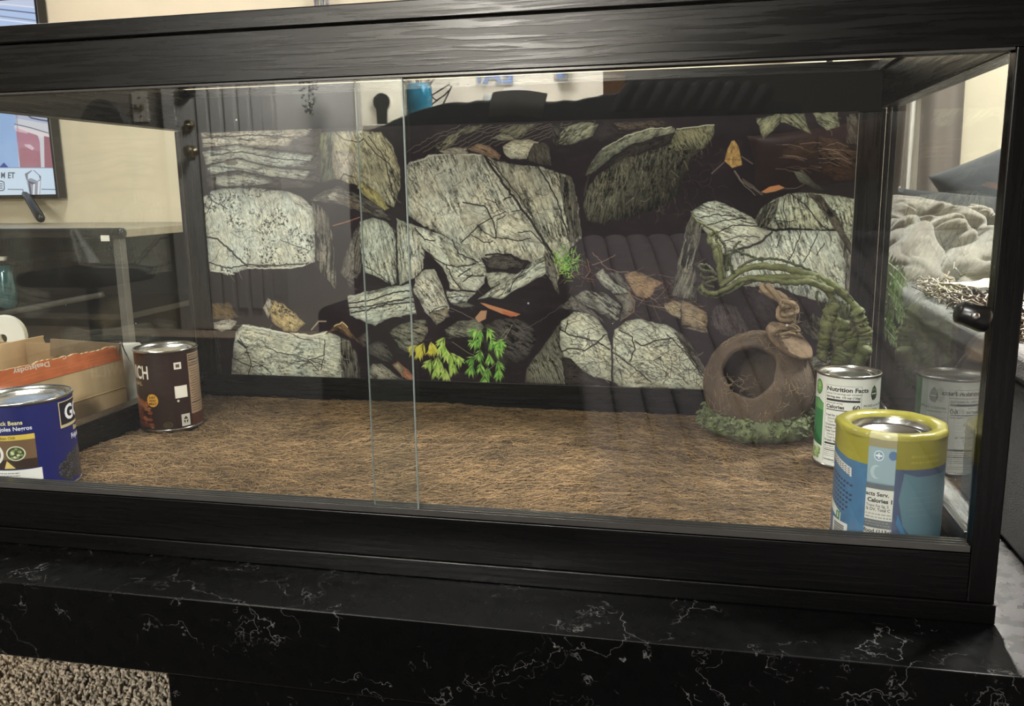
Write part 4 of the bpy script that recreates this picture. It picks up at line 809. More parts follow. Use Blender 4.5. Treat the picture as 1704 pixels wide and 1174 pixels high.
F.append(tuple(j*k for j in range(n_))); F.append(tuple(j*k+k-1 for j in range(n_))[::-1])
M_coco = pm('coconut_husk', (100,83,68), .85, var=.28, scale=40, bump=.9, bscale=260, stretch=(1,1,.5))
mesh('coconut_shell', V, F, M_coco, HD, True)
mb = MB(); rr = np.random.default_rng(3)
for i in range(420):                         # husk hairs lying on the shell
    v = rr.normal(0,1,3); v /= np.linalg.norm(v)
    if v@ax > .82 or v[1] > .5: continue
    t1 = np.cross(v, rr.normal(0,1,3)); t1 /= np.linalg.norm(t1); l = rr.uniform(.008,.03); P_ = [v*rs*1.004+t1*l*(s-.5)+np.cross(v,t1)*rr.normal(0,.15)*l*math.sin(3.1*s) for s in np.linspace(0,1,4)]
    mb.tube([cS+p/np.linalg.norm(p)*rs*rr.uniform(1.004,1.012) for p in P_], .00022, 3)
for i in range(34):
    p0 = np.array(at(1228+rr.normal(0,18), 640+rr.normal(0,9), 1, cS[1]-.078)); th = rr.random()*6.28; l = rr.uniform(.008,.02)
    mb.tube([p0+np.array([math.cos(th+c_*1.4)*l*c_, -.004*math.sin(3*c_)-.002, math.sin(th+c_*1.4)*l*c_*.6]) for c_ in np.linspace(0,1,5)], .00024, 3)
tag(mb.obj('husk_hairs', pm('husk_hair', (176,150,118), .8, var=.2, island=.3), HD), kind='stuff')
# moss ring
mb = MB(); rr = np.random.default_rng(11)
V = []; F = []; n1_, n2_ = 96, 20
for i in range(n1_):
    a = 2*math.pi*i/n1_
    for j in range(n2_):
        b = 2*math.pi*j/n2_; h = 1+.28*(vnoise(np.array(i*.35), np.array(j*.6), 8)-.5)+.2*rr.normal(0,.35); R_ = .059+.019*math.cos(b)*h; z = .021+.0195*math.sin(b)*h
        V.append((cS[0]+R_*math.cos(a)*1.06, cS[1]+R_*math.sin(a), zb+max(.0004, z)))
for i in range(n1_):
    for j in range(n2_): F.append((i*n2_+j, ((i+1)%n1_)*n2_+j, ((i+1)%n1_)*n2_+(j+1)%n2_, i*n2_+(j+1)%n2_))
M_moss = pm('green_moss_resin', (98,106,72), .7, var=.4, scale=70, bump=.6, bscale=300, island=.25)
mr_ = mesh('moss_ring', V, F, M_moss, HD, True)
for i in range(520):
    a = rr.random()*6.28; b = rr.uniform(-.6,2.6)
    if math.sin(a) > .6: continue
    p = np.array([cS[0]+(.060+.0195*math.cos(b))*math.cos(a)*1.06, cS[1]+(.060+.0195*math.cos(b))*math.sin(a), zb+.021+.020*math.sin(b)]); th = rr.random()*6.28; l = rr.uniform(.004,.010)
    mb.tube([p+np.array([l*c_*math.cos(th+2.2*c_), l*c_*math.sin(th+2.2*c_), .003*math.sin(3*c_)]) for c_ in np.linspace(0,1,5)], [.0012,.0020,.0022,.0018,.0008], 5)
q0 = np.array([cS[0]-.079, cS[1]-.01, zb+.020]); mb.tube([q0, q0+np.array([-.004,0,.006]), q0+np.array([-.002,0,.013]), q0+np.array([.001,0,.017])], [.0028,.003,.0028,.0018], 8)
tag(mb.obj('moss_curls', M_moss, mr_), kind='stuff')
# lid disc of husk with the rope through it
nz = .40*CM[:,0]+.68*CM[:,2]-.58*CM[:,1]; nz /= np.linalg.norm(nz); dc = cS+(.030*CM[:,0]+.0635*CM[:,2]-.047*CM[:,1])*1.03; ux = np.cross(nz, [0,1,0]); ux /= np.linalg.norm(ux); uy = np.cross(nz, ux)
V = []; F = []; kk = 40
for s, rad_ in ((-.003,.0345),(-.002,.0368),(.002,.0372),(.0035,.0350),(.0045,.002)):
    for j in range(kk): a = 2*math.pi*j/kk; V.append(dc+nz*s+(ux*math.cos(a)*1.04+uy*math.sin(a))*rad_*(1+.012*math.sin(9*a)))
for i in range(4):
    for j in range(kk): F.append((i*kk+j, i*kk+(j+1)%kk, (i+1)*kk+(j+1)%kk, (i+1)*kk+j))
F.append(tuple(range(kk))[::-1]); F.append(tuple(4*kk+j for j in range(kk)))
mesh('husk_disc', V, F, pm('husk_disc_brown', (124,101,78), .85, var=.3, scale=120, bump=.9, bscale=400), HD, True)
def rope(mb, pts, R, n=90, twist=5.):
    P_ = spline(pts, n); Tn_ = np.gradient(P_, axis=0); Tn_ /= np.linalg.norm(Tn_,axis=1)[:,None]; Nn = np.cross(Tn_[0],[0,1,0]); Nn /= np.linalg.norm(Nn)
    Ls = np.concatenate([[0],np.cumsum(np.linalg.norm(np.diff(P_,axis=0),axis=1))]); st = [[],[],[]]
    for i in range(n):
        Nn = Nn-Tn_[i]*(Nn@Tn_[i]); Nn /= np.linalg.norm(Nn); B = np.cross(Tn_[i],Nn)
        for s in range(3): a = Ls[i]/R*.62+s*2.094; st[s].append(P_[i]+R*.60*(math.cos(a)*Nn+math.sin(a)*B))
    for s in st: mb.tube(s, R*.50, 8, lambda i,j: 1+.08*math.sin(j*2.3+i*.9))
yr = cS[1]-.048
def A(u, v, dy=0.): return at(u, v, 1, yr+dy)
mb = MB(); rope(mb, [A(1296,556,-.006), A(1312,545,.0), A(1316,534), A(1312,518), A(1306,503), A(1290,490,.004), A(1276,481,.012), A(1270,480,.03)], .0078)
rope(mb, [A(1300,505,-.012), A(1315,506,-.008), A(1322,515,.0), A(1314,526,-.012), A(1301,528,-.010), A(1299,516,.008), A(1310,508,.010), A(1320,520,.012)], .0066, 80)
rope(mb, [A(1290,556,-.022), A(1300,546,-.014), A(1318,544,-.012), A(1326,550,-.004), A(1312,556,-.022), A(1299,560,-.026)], .0048, 60)
for i in range(40):
    p = A(1314+rr.normal(0,5), 528+rr.normal(0,16), -.012); mb.tube([p, p+rr.normal(0,.004,3)+np.array([.003,-.002,0]), p+rr.normal(0,.007,3)+np.array([.006,-.003,0])], .0003, 3)
mb.obj('rope_loop', pm('jute_rope', (142,121,94), .85, var=.25, scale=150, bump=.8, bscale=500, island=.15), HD)
# ------------------------------------------------------------------ mossy climbing vine
VN = thing('moss_vine', (.525,.47,.057), 'twisted green mossy vine arching over the coconut hide', 'vine')
M_vine = pm('vine_moss', (88,92,50), .65, var=.45, scale=80, bump=.8, bscale=260, island=.2); M_vine2 = pm('vine_moss_dark', (62,66,36), .7, var=.4, scale=90, bump=.6, bscale=300)
yv = .47
def Vn(u, v, dy=0.): return at(u, v, 1, yv+dy)
rr = np.random.default_rng(21)
def vine(name, pts, r0, r1, mat=M_vine, n=70, lump=.22, rib=0., nv=9):
    P_ = spline(pts, n); P_[1:-1] += rr.normal(0,.0006,(n-2,3)); rd = np.linspace(r0, r1, n)*(1+rib*np.abs(np.sin(np.arange(n)*.75)))*(1+lump*(rr.random(n)-.5))
    g = rr.random((n, nv)); return MB().tube(P_, rd, nv, lambda i,j: 1+lump*1.3*(g[i,j]-.5)).obj(name, mat, VN)
base_z = .052
vine('stem', [at(1396,640,1,yv), Vn(1400,590), Vn(1402,560), Vn(1396,525), Vn(1384,492), Vn(1368,472,-.004), Vn(1340,462,-.008), Vn(1300,462,-.01), Vn(1262,463,-.01), Vn(1240,468,-.012), Vn(1222,478,-.016)], .0070, .0052)
vine('stem', [Vn(1410,640,.012), Vn(1424,590,.01), Vn(1432,555,.01), Vn(1428,520,.008), Vn(1404,490,.006), Vn(1380,470), Vn(1346,456,-.004), Vn(1310,447,-.01), Vn(1270,443,-.012), Vn(1240,447,-.014), Vn(1218,460,-.016), Vn(1198,476,-.02)], .0068, .0042)
vine('stem', [Vn(1384,484,-.006), Vn(1350,470,-.014), Vn(1316,470,-.016), Vn(1284,466,-.016), Vn(1250,462,-.018), Vn(1226,470,-.02), Vn(1205,482,-.024), Vn(1186,488,-.024), Vn(1172,484,-.024), Vn(1168,476,-.02)], .0052, .0028)
vine('runner', [Vn(1420,500,.004), Vn(1396,476,.004), Vn(1372,462), Vn(1340,446,-.004), Vn(1306,434,-.008), Vn(1270,430,-.01), Vn(1248,434,-.012), Vn(1228,446,-.014)], .0022, .0018, M_vine2)
vine('runner', [Vn(1270,434,-.01), Vn(1244,424,-.012), Vn(1226,418,-.012), Vn(1212,424,-.012)], .0018, .0014, M_vine2)
for pts, r0, r1 in (([(1200,470),(1196,440),(1190,415),(1182,402),(1180,395),(1186,388),(1192,384)],.0048,.0026), ([(1206,462),(1200,430),(1198,412),(1192,398),(1190,386),(1176,376),(1156,364),(1150,352)],.0030,.0010), ([(1210,450),(1209,424),(1206,408),(1197,396),(1192,384)],.0026,.0018), ([(1222,456),(1214,432),(1220,416),(1228,404),(1233,402)],.0024,.0014), ([(1198,460),(1184,452),(1170,450),(1163,444),(1168,440),(1180,444),(1194,458)],.0024,.0020), ([(1240,470),(1214,486),(1190,494),(1176,492),(1166,486),(1165,478),(1176,470),(1196,464)],.0026,.0022), ([(1204,470),(1186,462),(1172,462),(1166,456),(1172,452)],.0024,.0018), ([(1188,478),(1176,474),(1170,468)],.002,.0016), ([(1210,418),(1226,416),(1236,424)],.0016,.0012)):
    vine('tendril', [Vn(u,v,-.016-.004*math.sin(u)) for u,v in pts], r0, r1, M_vine if r0 > .0029 else M_vine2, 40)
for pts, r0, r1 in (([(1404,532),(1398,552),(1400,575),(1396,600),(1392,625)],.0105,.0085), ([(1388,505),(1378,530),(1374,555),(1370,578),(1368,600)],.0088,.0060), ([(1424,516),(1434,540),(1438,560),(1436,585),(1424,606)],.0082,.0090), ([(1402,545),(1408,562),(1408,580),(1398,596)],.0150,.0110)):
    vine('leaf_coil', [Vn(u,v,-.004+.004*math.cos(u)) for u,v in pts], r0, r1, M_vine, 44, .18, .32, 11)
for i in range(16):
    u0 = 1360+rr.random()*56; v0 = 478+(u0-1360)*.5+rr.random()*10; p0 = Vn(u0,v0,-.006); mb = MB(); mb.tube([p0, p0+np.array([rr.normal(0,.003),-.002,-.008]), p0+np.array([rr.normal(0,.005),0,-.018-.012*rr.random()])], [.0024,.002,.0008], 6, lambda i,j: 1+.2*rr.random()).obj('tendril', M_vine2, VN)
# ------------------------------------------------------------------ left of the terrarium: screen, stand, carton
YT = 2.045
TVX1 = at(98,328,1,YT)[0]; TVZ0 = at(98,330,1,YT)[2]; TVX0 = TVX1-1.30; TVZ1 = TVZ0+.735
TV = thing('television', ((TVX0+TVX1)/2, YT+.02, at(60,388,1,YT)[2]), 'large flat television showing a sports broadcast behind the left end of the terrarium', 'television')
sfx = plane_fx(1, YT-.0012, TVX0+.012, TVX1-.012, TVZ0+.016, TVZ1-.012, 1400, 790)
sv = Cv(1400, 790, (150,178,224), sfx); sv.a *= (.92+.14*fbm(np.mgrid[0:790,0:1400][1]/120., np.mgrid[0:790,0:1400][0]/200., 2, 3))[...,None]
sv.poly([(23,150),(120,150),(120,300),(33,300)], (206,204,214)); sv.poly([(22,180),(60,188),(80,196),(80,206),(24,196)], (176,180,206)); sv.line([(38,186),(52,196),(66,199),(80,201)], 6, (70,78,112)); sv.line([(24,206),(50,212),(80,221)], 4, (110,104,124)); sv.poly([(24,208),(80,222),(82,226),(80,232),(24,214)], (224,212,216))
sv.poly([(26,212),(44,219),(60,224),(63,226),(66,236),(68,278),(33,278)], (176,122,142)); sv.poly([(33,244),(66,252),(68,278),(34,278)], (160,100,116), .7); sv.poly([(40,240),(50,240),(57,246),(54,250),(42,243)], (224,200,214), .8); sv.poly([(73,226),(82,228),(90,279),(74,279)], (154,96,112)); sv.poly([(24,211),(46,220),(46,222),(26,218)], (226,190,200), .8)
sv.poly([(-400,277),(120,279),(120,340),(-400,340)], (206,220,240)); sv.line([(-400,277),(120,279)], 3, (120,132,160)); sv.poly([(-1,278),(6,270),(14,278)], (44,66,150))
sv.poly([(26,130),(33,277),(36,277),(24,180)], (120,110,140), .4)
for s_, u, v, h in (('M ET', 2, 296, 10.),): sv.fx = sfx; sv.text('ET', 12.5, 296, 9.6, (76,80,92), .01, .80, .02); sv.text('M', 1.0, 295.8, 9.6, (76,80,92), .01, .70, .02); sv.text('AM', -24, 295, 9.6, (76,80,92), .01, .8, .02)
sv.line([(-6,301),(3,301),(6.5,303),(7,314),(5,316.5),(-6,317)], 4, (76,80,92)); 
for v in (305.5,309,312.5): sv.line([(-2,v),(3.6,v+.1)], 4, (90,94,108))
sv.line([(13,314.6),(38,315),(38,328)], 3, (90,92,108)); sv.line([(69,314.5),(94,315)], 3, (90,92,108))
sv.poly([(41,289),(52,283),(54,283),(46,290),(46,298),(44,300)], (120,120,136)); sv.poly([(55,283),(57,283),(68,293),(68,299),(66,297),(64,291)], (120,120,136)); sv.poly([(44,298),(52,296),(62,301),(68,296),(68,300),(66,328),(50,328)], (150,150,166)); sv.poly([(46,300),(54,303),(60,304),(55,307),(48,304)], (84,86,108)); sv.poly([(55,306),(58,305),(57,328),(54,328)], (228,228,238)); sv.poly([(63,302),(67,300),(65,328),(62,328)], (222,222,234)); sv.poly([(47,304),(50,306),(53,328),(51,328)], (84,82,98))
sv.poly([(-400,60),(59,46),(59,-40),(-400,-40)], (160,180,212)); sv.poly([(-20,0),(59,0),(59,14),(-20,8)], (176,186,206)); 
for a,b,c_ in (((-20,13),(60,22),(90,100,124)),((-20,24),(60,34),(120,128,150)),((-20,4),(60,12),(200,206,222)),((-20,30),(60,39),(206,214,230))): sv.line([a,b], 5, c_)
box('tv_housing', TVX0,TVX1,YT,YT+.045,TVZ0,TVZ1, M_blackp, TV, .003)
mesh('tv_screen', [(TVX0+.012,YT-.0012,TVZ0+.016),(TVX1-.012,YT-.0012,TVZ0+.016),(TVX1-.012,YT-.0012,TVZ1-.012),(TVX0+.012,YT-.0012,TVZ1-.012)]+[(TVX0+.012,YT+.001,TVZ0+.016),(TVX1-.012,YT+.001,TVZ0+.016),(TVX1-.012,YT+.001,TVZ1-.012),(TVX0+.012,YT+.001,TVZ1-.012)],
    [(0,1,2,3),(5,4,7,6),(0,4,5,1),(1,5,6,2),(2,6,7,3),(3,7,4,0)], print_mat('broadcast_picture', sv.a, .3, 1.15), TV, False, [(0,0),(1,0),(1,1),(0,1)]*2)
# stand the screen rests on
SY0, SY1 = 1.50, 2.09; SX1 = at(205,386,1,SY0)[0]; SX0 = SX1-1.75; SZ = at(180,380,1,SY0)[2]
ST = thing('tv_stand', ((SX0+SX1)/2, 1.77, FL), 'black metal television stand with open shelves and grey end leg', 'tv stand')
box('stand_top', SX0,SX1,SY0+.012,SY1,SZ-.028,SZ-.002, pm('stand_top_grey', (150,142,124), .5), ST, .003)
MB().tube([(SX0,SY0,SZ-.014),(SX0+.003,SY0,SZ-.014),(SX1-.006,SY0,SZ-.014),(SX1+.001,SY0,SZ-.014),(SX1+.006,SY0,SZ-.014)], [.015,.0165,.0165,.0150,.009], 14).obj('front_edge', M_blackp, ST)
M_leg = pm('grey_stand_leg', (96,95,92), .45, .3, var=.1)
for x in (SX1-.045, SX0+.01): box('leg', x,x+.028,SY0+.005,SY0+.033,FL,SZ-.030, M_leg, ST, .003)
for x in (SX1-.045, SX0+.01): box('leg', x,x+.028,SY1-.04,SY1-.012,FL,SZ-.030, M_leg, ST, .003)
shz = at(15,514,1,SY0+.10)[2]; shz2 = at(10,433,1,SY0+.12)[2]
box('shelf', SX0+.04,SX1-.047,SY0+.04,SY1-.05,shz-.02,shz-.0005, M_blackm, ST, .002)
box('shelf', SX0+.04,at(32,430,1,SY0+.12)[0],SY0+.10,SY1-.05,shz2-.012,shz2-.0005, M_blackm, ST, .002)
box('back_panel', SX0+.04,SX1-.047,SY1-.049,SY1-.044,FL+.05,SZ-.03, pm('dark_panel', (15,15,15), .7, var=.5, scale=5), ST, 0)
p = at(0,522,1,SY0+.02); q = at(164,491,1,SY0+.02); MB().tube([p+(p-q)*.6,p,q,q+(q-p)*.04],[.0105]*4,6).obj('diagonal_brace', pm('brace_grey', (78,77,74), .5, .3), ST)
a = at(190,395,1,SY0+.004); box('paper_tag', a[0]-.030,a[0]-.0005,SY0-.0195,SY0-.0175,a[2]-.010,a[2]+.008, pm('paper_white', (226,224,216), .7), ST, 0)
# dark cloth hanging over the front edge of the stand
V = []; F = []; nu, nv_ = 14, 18
pa = at(122,391,1,SY0-.02); pb = at(150,388,1,SY0-.02); pc = at(152,446,1,SY0-.02)
for i in range(nv_):
    for j in range(nu):
        s = j/(nu-1); t = i/(nv_-1); V.append((pa[0]+(pb[0]-pa[0])*(s*(.35+.65*t)+.35*t), SY0-.02-.012*math.sin(s*9+t*2)-.004, SZ-.001-(pa[2]-pc[2])*t*1.05))
for i in range(nv_-1):
    for j in range(nu-1): a_ = i*nu+j; F.append((a_,a_+1,a_+nu+1,a_+nu))
cl = mesh('hanging_cloth', V, F, pm('black_satin', (20,20,22), .6, var=.2), None, True); md = cl.modifiers.new('s','SOLIDIFY'); md.thickness = .003
tag(cl, 'black shiny cloth hanging over the front of the television stand', 'cloth')
# legs of the screen
pA = at(70,386,1,1.95)
for dx in (0, -1.0):
    t0 = np.array([pA[0]-.16+dx, YT+.022, TVZ0+.03]); e = np.array([pA[0]+dx, 1.95, SZ+.022])
    MB().tube([t0, t0+(e-t0)*.5, e+(t0-e)*.12, e, e+np.array([.008,-.006,-.009])], [.014,.016,.018,.017,.012], 8).obj('tv_leg', M_blackp, TV)
# teal glass vase and white letter on the shelves
vb = at(15,512,1,SY0+.10); VS = thing('glass_vase', (vb[0],vb[1],shz), 'teal blue tinted glass vase on the television stand shelf', 'vase'); vh = at(15,441,1,SY0+.10)[2]-shz
gm, nt, b = new_mat('teal_glass'); b.inputs['Base Color'].default_value = (.05,.16,.19,1); b.inputs['Roughness'].default_value = .08; b.inputs['Metallic'].default_value = .3; b.inputs['Coat Weight'].default_value = .8
lathe('vase_body', [(.012,.001),(.024,.004),(.031,.02*1),(.034,vh*.35),(.033,vh*.6),(.028,vh*.85),(.024,vh),(.0225,vh),(.026,vh*.84),(.031,vh*.6),(.032,vh*.35),(.028,.02),(.0005,.008)], (vb[0],vb[1],shz), gm, VS, 40)
M_wpaint = pm('white_painted_wood', (232,229,220), .5, var=.03)
def letter(name, ch, p0, hgt, depth, mat, rz, label, cat, bold=.02, parent=None, sx=1.):
    cu = bpy.data.curves.new(name,'FONT'); cu.body = ch; cu.size = 1; cu.extrude = .5; cu.resolution_u = 6; cu.offset = bold; cu.bevel_depth = .0
    o = bpy.data.objects.new('tmp', cu); C.objects.link(o); dg = bpy.context.evaluated_depsgraph_get(); me = bpy.data.meshes.new_from_object(o.evaluated_get(dg)); bpy.data.objects.remove(o); bpy.data.curves.remove(cu)
    V = np.array([v.co[:] for v in me.vertices]); k = hgt/np.ptp(V[:,1]); V[:,0] -= (V[:,0].min()+V[:,0].max())/2; V[:,1] -= V[:,1].min()
    c, s = math.cos(rz), math.sin(rz); P = np.stack([V[:,0]*k*sx, V[:,2]*depth, V[:,1]*k], 1); P = np.stack([P[:,0]*c-P[:,1]*s, P[:,0]*s+P[:,1]*c, P[:,2]], 1)
    for v, q in zip(me.vertices, P): v.co = Vector(q)
    me.materials.clear(); me.materials.append(mat); o = link(me, name); o.location = p0
    bm = bmesh.new(); bm.from_mesh(me); bmesh.ops.remove_doubles(bm, verts=bm.verts, dist=1e-6); bm.to_mesh(me); bm.free()
    return tag(o, label, cat) if label else o
lb = at(3,432,1,SY0+.12); letter('white_letter', 'L', (lb[0]-.005,lb[1],shz2), .075, .02, M_wpaint, 0, 'small white wooden letter on the upper shelf of the television stand', 'letter')
# opened carton on the floor
def facez(u, v): return at(u, v, 0, XC)
XC = -.68; M_card = pm('corrugated_card', (204,170,128), .85, var=.12, scale=26, stretch=(1,1,.25), bump=.12, bscale=40); M_cardi = pm('card_inside', (150,122,88), .9, var=.1, scale=20)
yf = at(209,640,0,XC)[1]; zt = at(207,572,0,XC)[2]; yn = yf-.282; xl = XC-.36
CB = thing('cardboard_carton', (XC-.18,(yf+yn)/2,FL), 'opened brown cardboard carton with torn orange tape left of the terrarium', 'carton')
def torn(y): return .004*(vnoise(np.array(y*60.), np.array(1.), 5)-.5)+.003*(vnoise(np.array(y*170.), np.array(2.), 6)-.5)
uu = np.linspace(-190, 207.5, 160); yz = [facez(u_, np.interp(u_, [-190,-100,0,82,205,208], [668,645,620,598,573,572.5])) for u_ in uu]
ys = np.linspace(yn, yf, 90); zo = [float(np.interp(y, [q_[1] for q_ in yz], [q_[2] for q_ in yz]))+torn(y) for y in ys]
V = []; F = []
for dx in (0, -.004):
    for y, z in zip(ys, zo): V += [(XC+dx,y,FL+.001),(XC+dx,y,z)]
k = len(ys)*2
for i in range(len(ys)-1):
    a = 2*i; F += [(a,a+2,a+3,a+1),(a+k,a+k+1,a+k+3,a+k+2),(a+1,a+3,a+3+k,a+1+k)]
F += [(0,1,1+k,k),(k-2,2*k-2,2*k-1,k-1)]
mesh('front_panel', V, F, M_card, CB)
box('rear_panel', xl,xl+.004,yn,yf,FL+.001,zt+.0, M_cardi, CB, 0); box('end_panel', xl+.0045,XC-.0045,yf-.004,yf,FL+.001,zt, M_cardi, CB, 0); box('end_panel', xl+.0045,XC-.0045,yn,yn+.004,FL+.001,zt, M_cardi, CB, 0); box('base_panel', xl+.0045,XC-.0045,yn+.0045,yf-.0045,FL+.001,FL+.005, M_cardi, CB, 0)
# crease line and tape
p = facez(130,667); q = facez(207,643); MB().tube([p+(p-q)*.9+np.array([.0003,0,0]), p+np.array([.0004,0,0]), q+np.array([.0004,0,0])], .0011, 6).obj('score_line', pm('card_crease', (206,168,120), .8), CB)
TY, TZ0 = 700, 60
def low(u): return 652-(u)*(652-597)/205.
tfx = plane_fx(0, XC+.0012, yn, yf, zt-.075, zt+.045, 1500, 300)
tc_ = Cv(1500, 300, (216,116,72), tfx); tc_.a *= (.9+.2*fbm(np.mgrid[0:300,0:1500][1]/90., np.mgrid[0:300,0:1500][0]/16., 12, 3))[...,None]
for off in (9,14): tc_.line([(-60,668-off),(0,652-off),(60,634-off),(205,598-off)], 2.2, (232,136,92), .8)
thA = math.atan2(-(604-618), -(81-20))   # text is upside down
import cmath
def utext(cv, st, u, v, h, ang, sx=1., bold=.02): cv.text(st, u, v, h, (236,226,214), ang, sx, bold)
utext(tc_, 'Dealstoday', 82, 600.5, 8.6, math.pi-.235, 1.12); utext(tc_, 'today', 203, 570, 6.5, math.pi-.215, 1.1); utext(tc_, 'G', 110, 589, 7, math.pi-.235, 1.1)
V = []; F = []; UV = []; k = 70
for i in range(k+1):
    y = yn+(yf-.006-yn)*i/k; zz = np.interp(y, ys, zo)-.0004; u_, v_ = proj(np.array([[XC,y,zz]])); lz = facez(float(u_[0]), low(max(-140,float(u_[0]))))[2]
    for z in (max(zt-.074, lz), zz): V.append((XC+.0012,y,z)); UV.append(((y-yn)/(yf-yn), (z-(zt-.075))/.12))
for i in range(k): a = 2*i; F.append((a,a+2,a+3,a+1))
n_ = len(V); V += [(XC+.0003,y,z) for _,y,z in V]; UV += UV; F += [(0+n_,1+n_,1,0)]+[(2*i+n_,2*i+1+n_,2*i+3+n_,2*i+2+n_) for i in range(k)]
mesh('orange_tape', V, F, print_mat('orange_tape_print', tc_.a, .35), CB, False, UV)
# inner flaps standing up
def quad3(name, P, th, mat, par):
    P = [np.array(p) for p in P]; n = np.cross(P[1]-P[0], P[-1]-P[0]); n = n/np.linalg.norm(n)*th; k = len(P)
    return mesh(name, P+[p+n for p in P], [tuple(range(k))[::-1], tuple(range(k,2*k))]+[(i,(i+1)%k,(i+1)%k+k,i+k) for i in range(k)], mat, par)
quad3('open_flap', [at(86,592,1,yf-.012), at(207,590,1,yf-.012)+np.array([-.008,0,0]), at(206,571,1,yf-.012)+np.array([-.006,0,0]), at(86,563,1,yf-.012)], .004, pm('card_dark_inside', (118,98,74), .9, var=.12, scale=20), CB)
xi = XC-.20
e = [at(-70,640,0,xi), at(78,604,0,xi), at(74,585,0,xi), at(73,572,0,xi), at(69,562,0,xi), at(70,558,0,xi), at(0,572,0,xi), at(-70,586,0,xi)]
quad3('open_flap', e, .004, M_card, CB)
amp = np.array([XC-.25, 0, 0]); d_ = ray(22,560); tA = (amp[0]-CAMP[0])/d_[0]; amp = CAMP+tA*d_
zt_ = CAMP[2]+tA*ray(22,523)[2]
letter('ampersand_ornament', '&', (amp[0]-.005, amp[1], zt_-.165), .165, .02, M_wpaint, .45, 'white wooden ampersand ornament standing inside the cardboard carton', 'ornament', .035, None, .85)
# white paper bag behind the carton
zb0 = at(222,580,0,XC+.0)[2]
wb = thing('white_paper_bag', (XC-.05, yf+.055, FL), 'crumpled white paper bag on the floor between carton and wall', 'bag')
V = []; F = []; nu, nv_ = 24, 14
for i in range(nv_):
    for j in range(nu):
        a = 2*math.pi*j/nu; t = i/(nv_-1); z = FL+.001+(zb0-FL)*t; k_ = .062*(1-.0*t)*(1-.55*max(0,(t-.8)/.2)**2); V.append((XC-.045+abs(math.cos(a))**.6*math.copysign(1,math.cos(a))*k_*.9+.006*math.sin(z*40+a*3), yf+.062+abs(math.sin(a))**.6*math.copysign(1,math.sin(a))*k_*.85+.005*math.sin(z*55+a*5), z))
for i in range(nv_-1):
    for j in range(nu): F.append((i*nu+j, i*nu+(j+1)%nu, (i+1)*nu+(j+1)%nu, (i+1)*nu+j))
F.append(tuple((nv_-1)*nu+j for j in range(nu))); F.append(tuple(range(nu))[::-1])
mesh('bag_body', V, F, pm('white_paper', (228,226,220), .8, var=.05, bump=.4, bscale=30), wb, True)
# glass bottle stopper above the lid, on a shelf of the back wall
p0 = at(536,9,1,2.0); gs = thing('crystal_stand', (p0[0],p0[1],p0[2]-.02), 'small clear crystal ornament showing above the terrarium on the back wall shelf', 'ornament')
M_cry = pm('crystal', (190,192,196), .08, .6, var=.3, scale=120)
mb = MB()
for dx in (-.020, 0, .02): mb.tube([(p0[0]+dx,p0[1],p0[2]-.019),(p0[0]+dx,p0[1],p0[2]+.03),(p0[0]+dx*.6,p0[1],p0[2]+.05)],[.007,.010,.006],8)
mb.obj('crystal_rods', M_cry, gs, False)
p1 = at(508,-8,1,2.0); lathe('round_frame', [(.0005,0),(.045,0),(.05,.006),(.05,.012),(.044,.016),(.0005,.016)], (p1[0],p1[1],p1[2]-.004), M_black, gs, 32)
box('wall_shelf', p0[0]-.16,p0[0]+.30,1.93,YB,p0[2]-.035,p0[2]-.0205, M_blackm, gs, .002)
# ------------------------------------------------------------------ right of the terrarium
XO = .6865
M_char = pm('charcoal_weave', (37,36,35), .95, var=.35, scale=260, bump=.8, bscale=700)
OZ = .232; OY0, OY1 = -.06, .98
OT = thing('storage_ottoman', (XO+.17,(OY0+OY1)/2,0), 'charcoal woven fabric storage box on the marble right of the terrarium', 'ottoman')
bm = bm_box(XO,XO+.34,OY0,OY1,.001,.19,.006,3); bmobj('box_body', bm, M_char, OT, False)
bm = bm_box(XO-.001,XO+.343,OY0-.002,OY1+.002,.192,OZ,.010,4); bmobj('box_lid', bm, M_char, OT, False)
# dried twig nest and papers on the lid
rr = np.random.default_rng(8); mb = MB()
NP = thing('dried_twig_nest', (XO+.07,.52,OZ+.001), 'tangle of dried brown twigs lying on the charcoal box', 'twigs')
for i in range(330):
    y0 = rr.uniform(.13,.80); x0 = XO+.02+abs(rr.normal(0,.035)); z0 = OZ+.0045+abs(rr.normal(0,.011)); th = rr.normal(1.57,.9); l = rr.uniform(.03,.09); c_ = rr.normal(0,1.2)
    P_ = [(x0+l*s*math.cos(th+c_*s)*.6, y0+l*s*math.sin(th+c_*s), z0+.012*math.sin(3.1*s)*rr.random()) for s in np.linspace(-.5,.5,6)]
    P_ = [(min(max(a_,XO+.004),XO+.3), min(b_,.95), c2) for a_,b_,c2 in P_]; mb.tube(P_, rr.uniform(.0006,.0018), 5)
tag(mb.obj('twigs', pm('dry_twig', (98,80,56), .8, var=.3, scale=60, island=.45), NP), kind='stuff')
pgv = [at(1505,504,0,XO+.10), at(1535,494,0,XO+.10), at(1552,497,0,XO+.10), at(1566,512,0,XO+.10)]
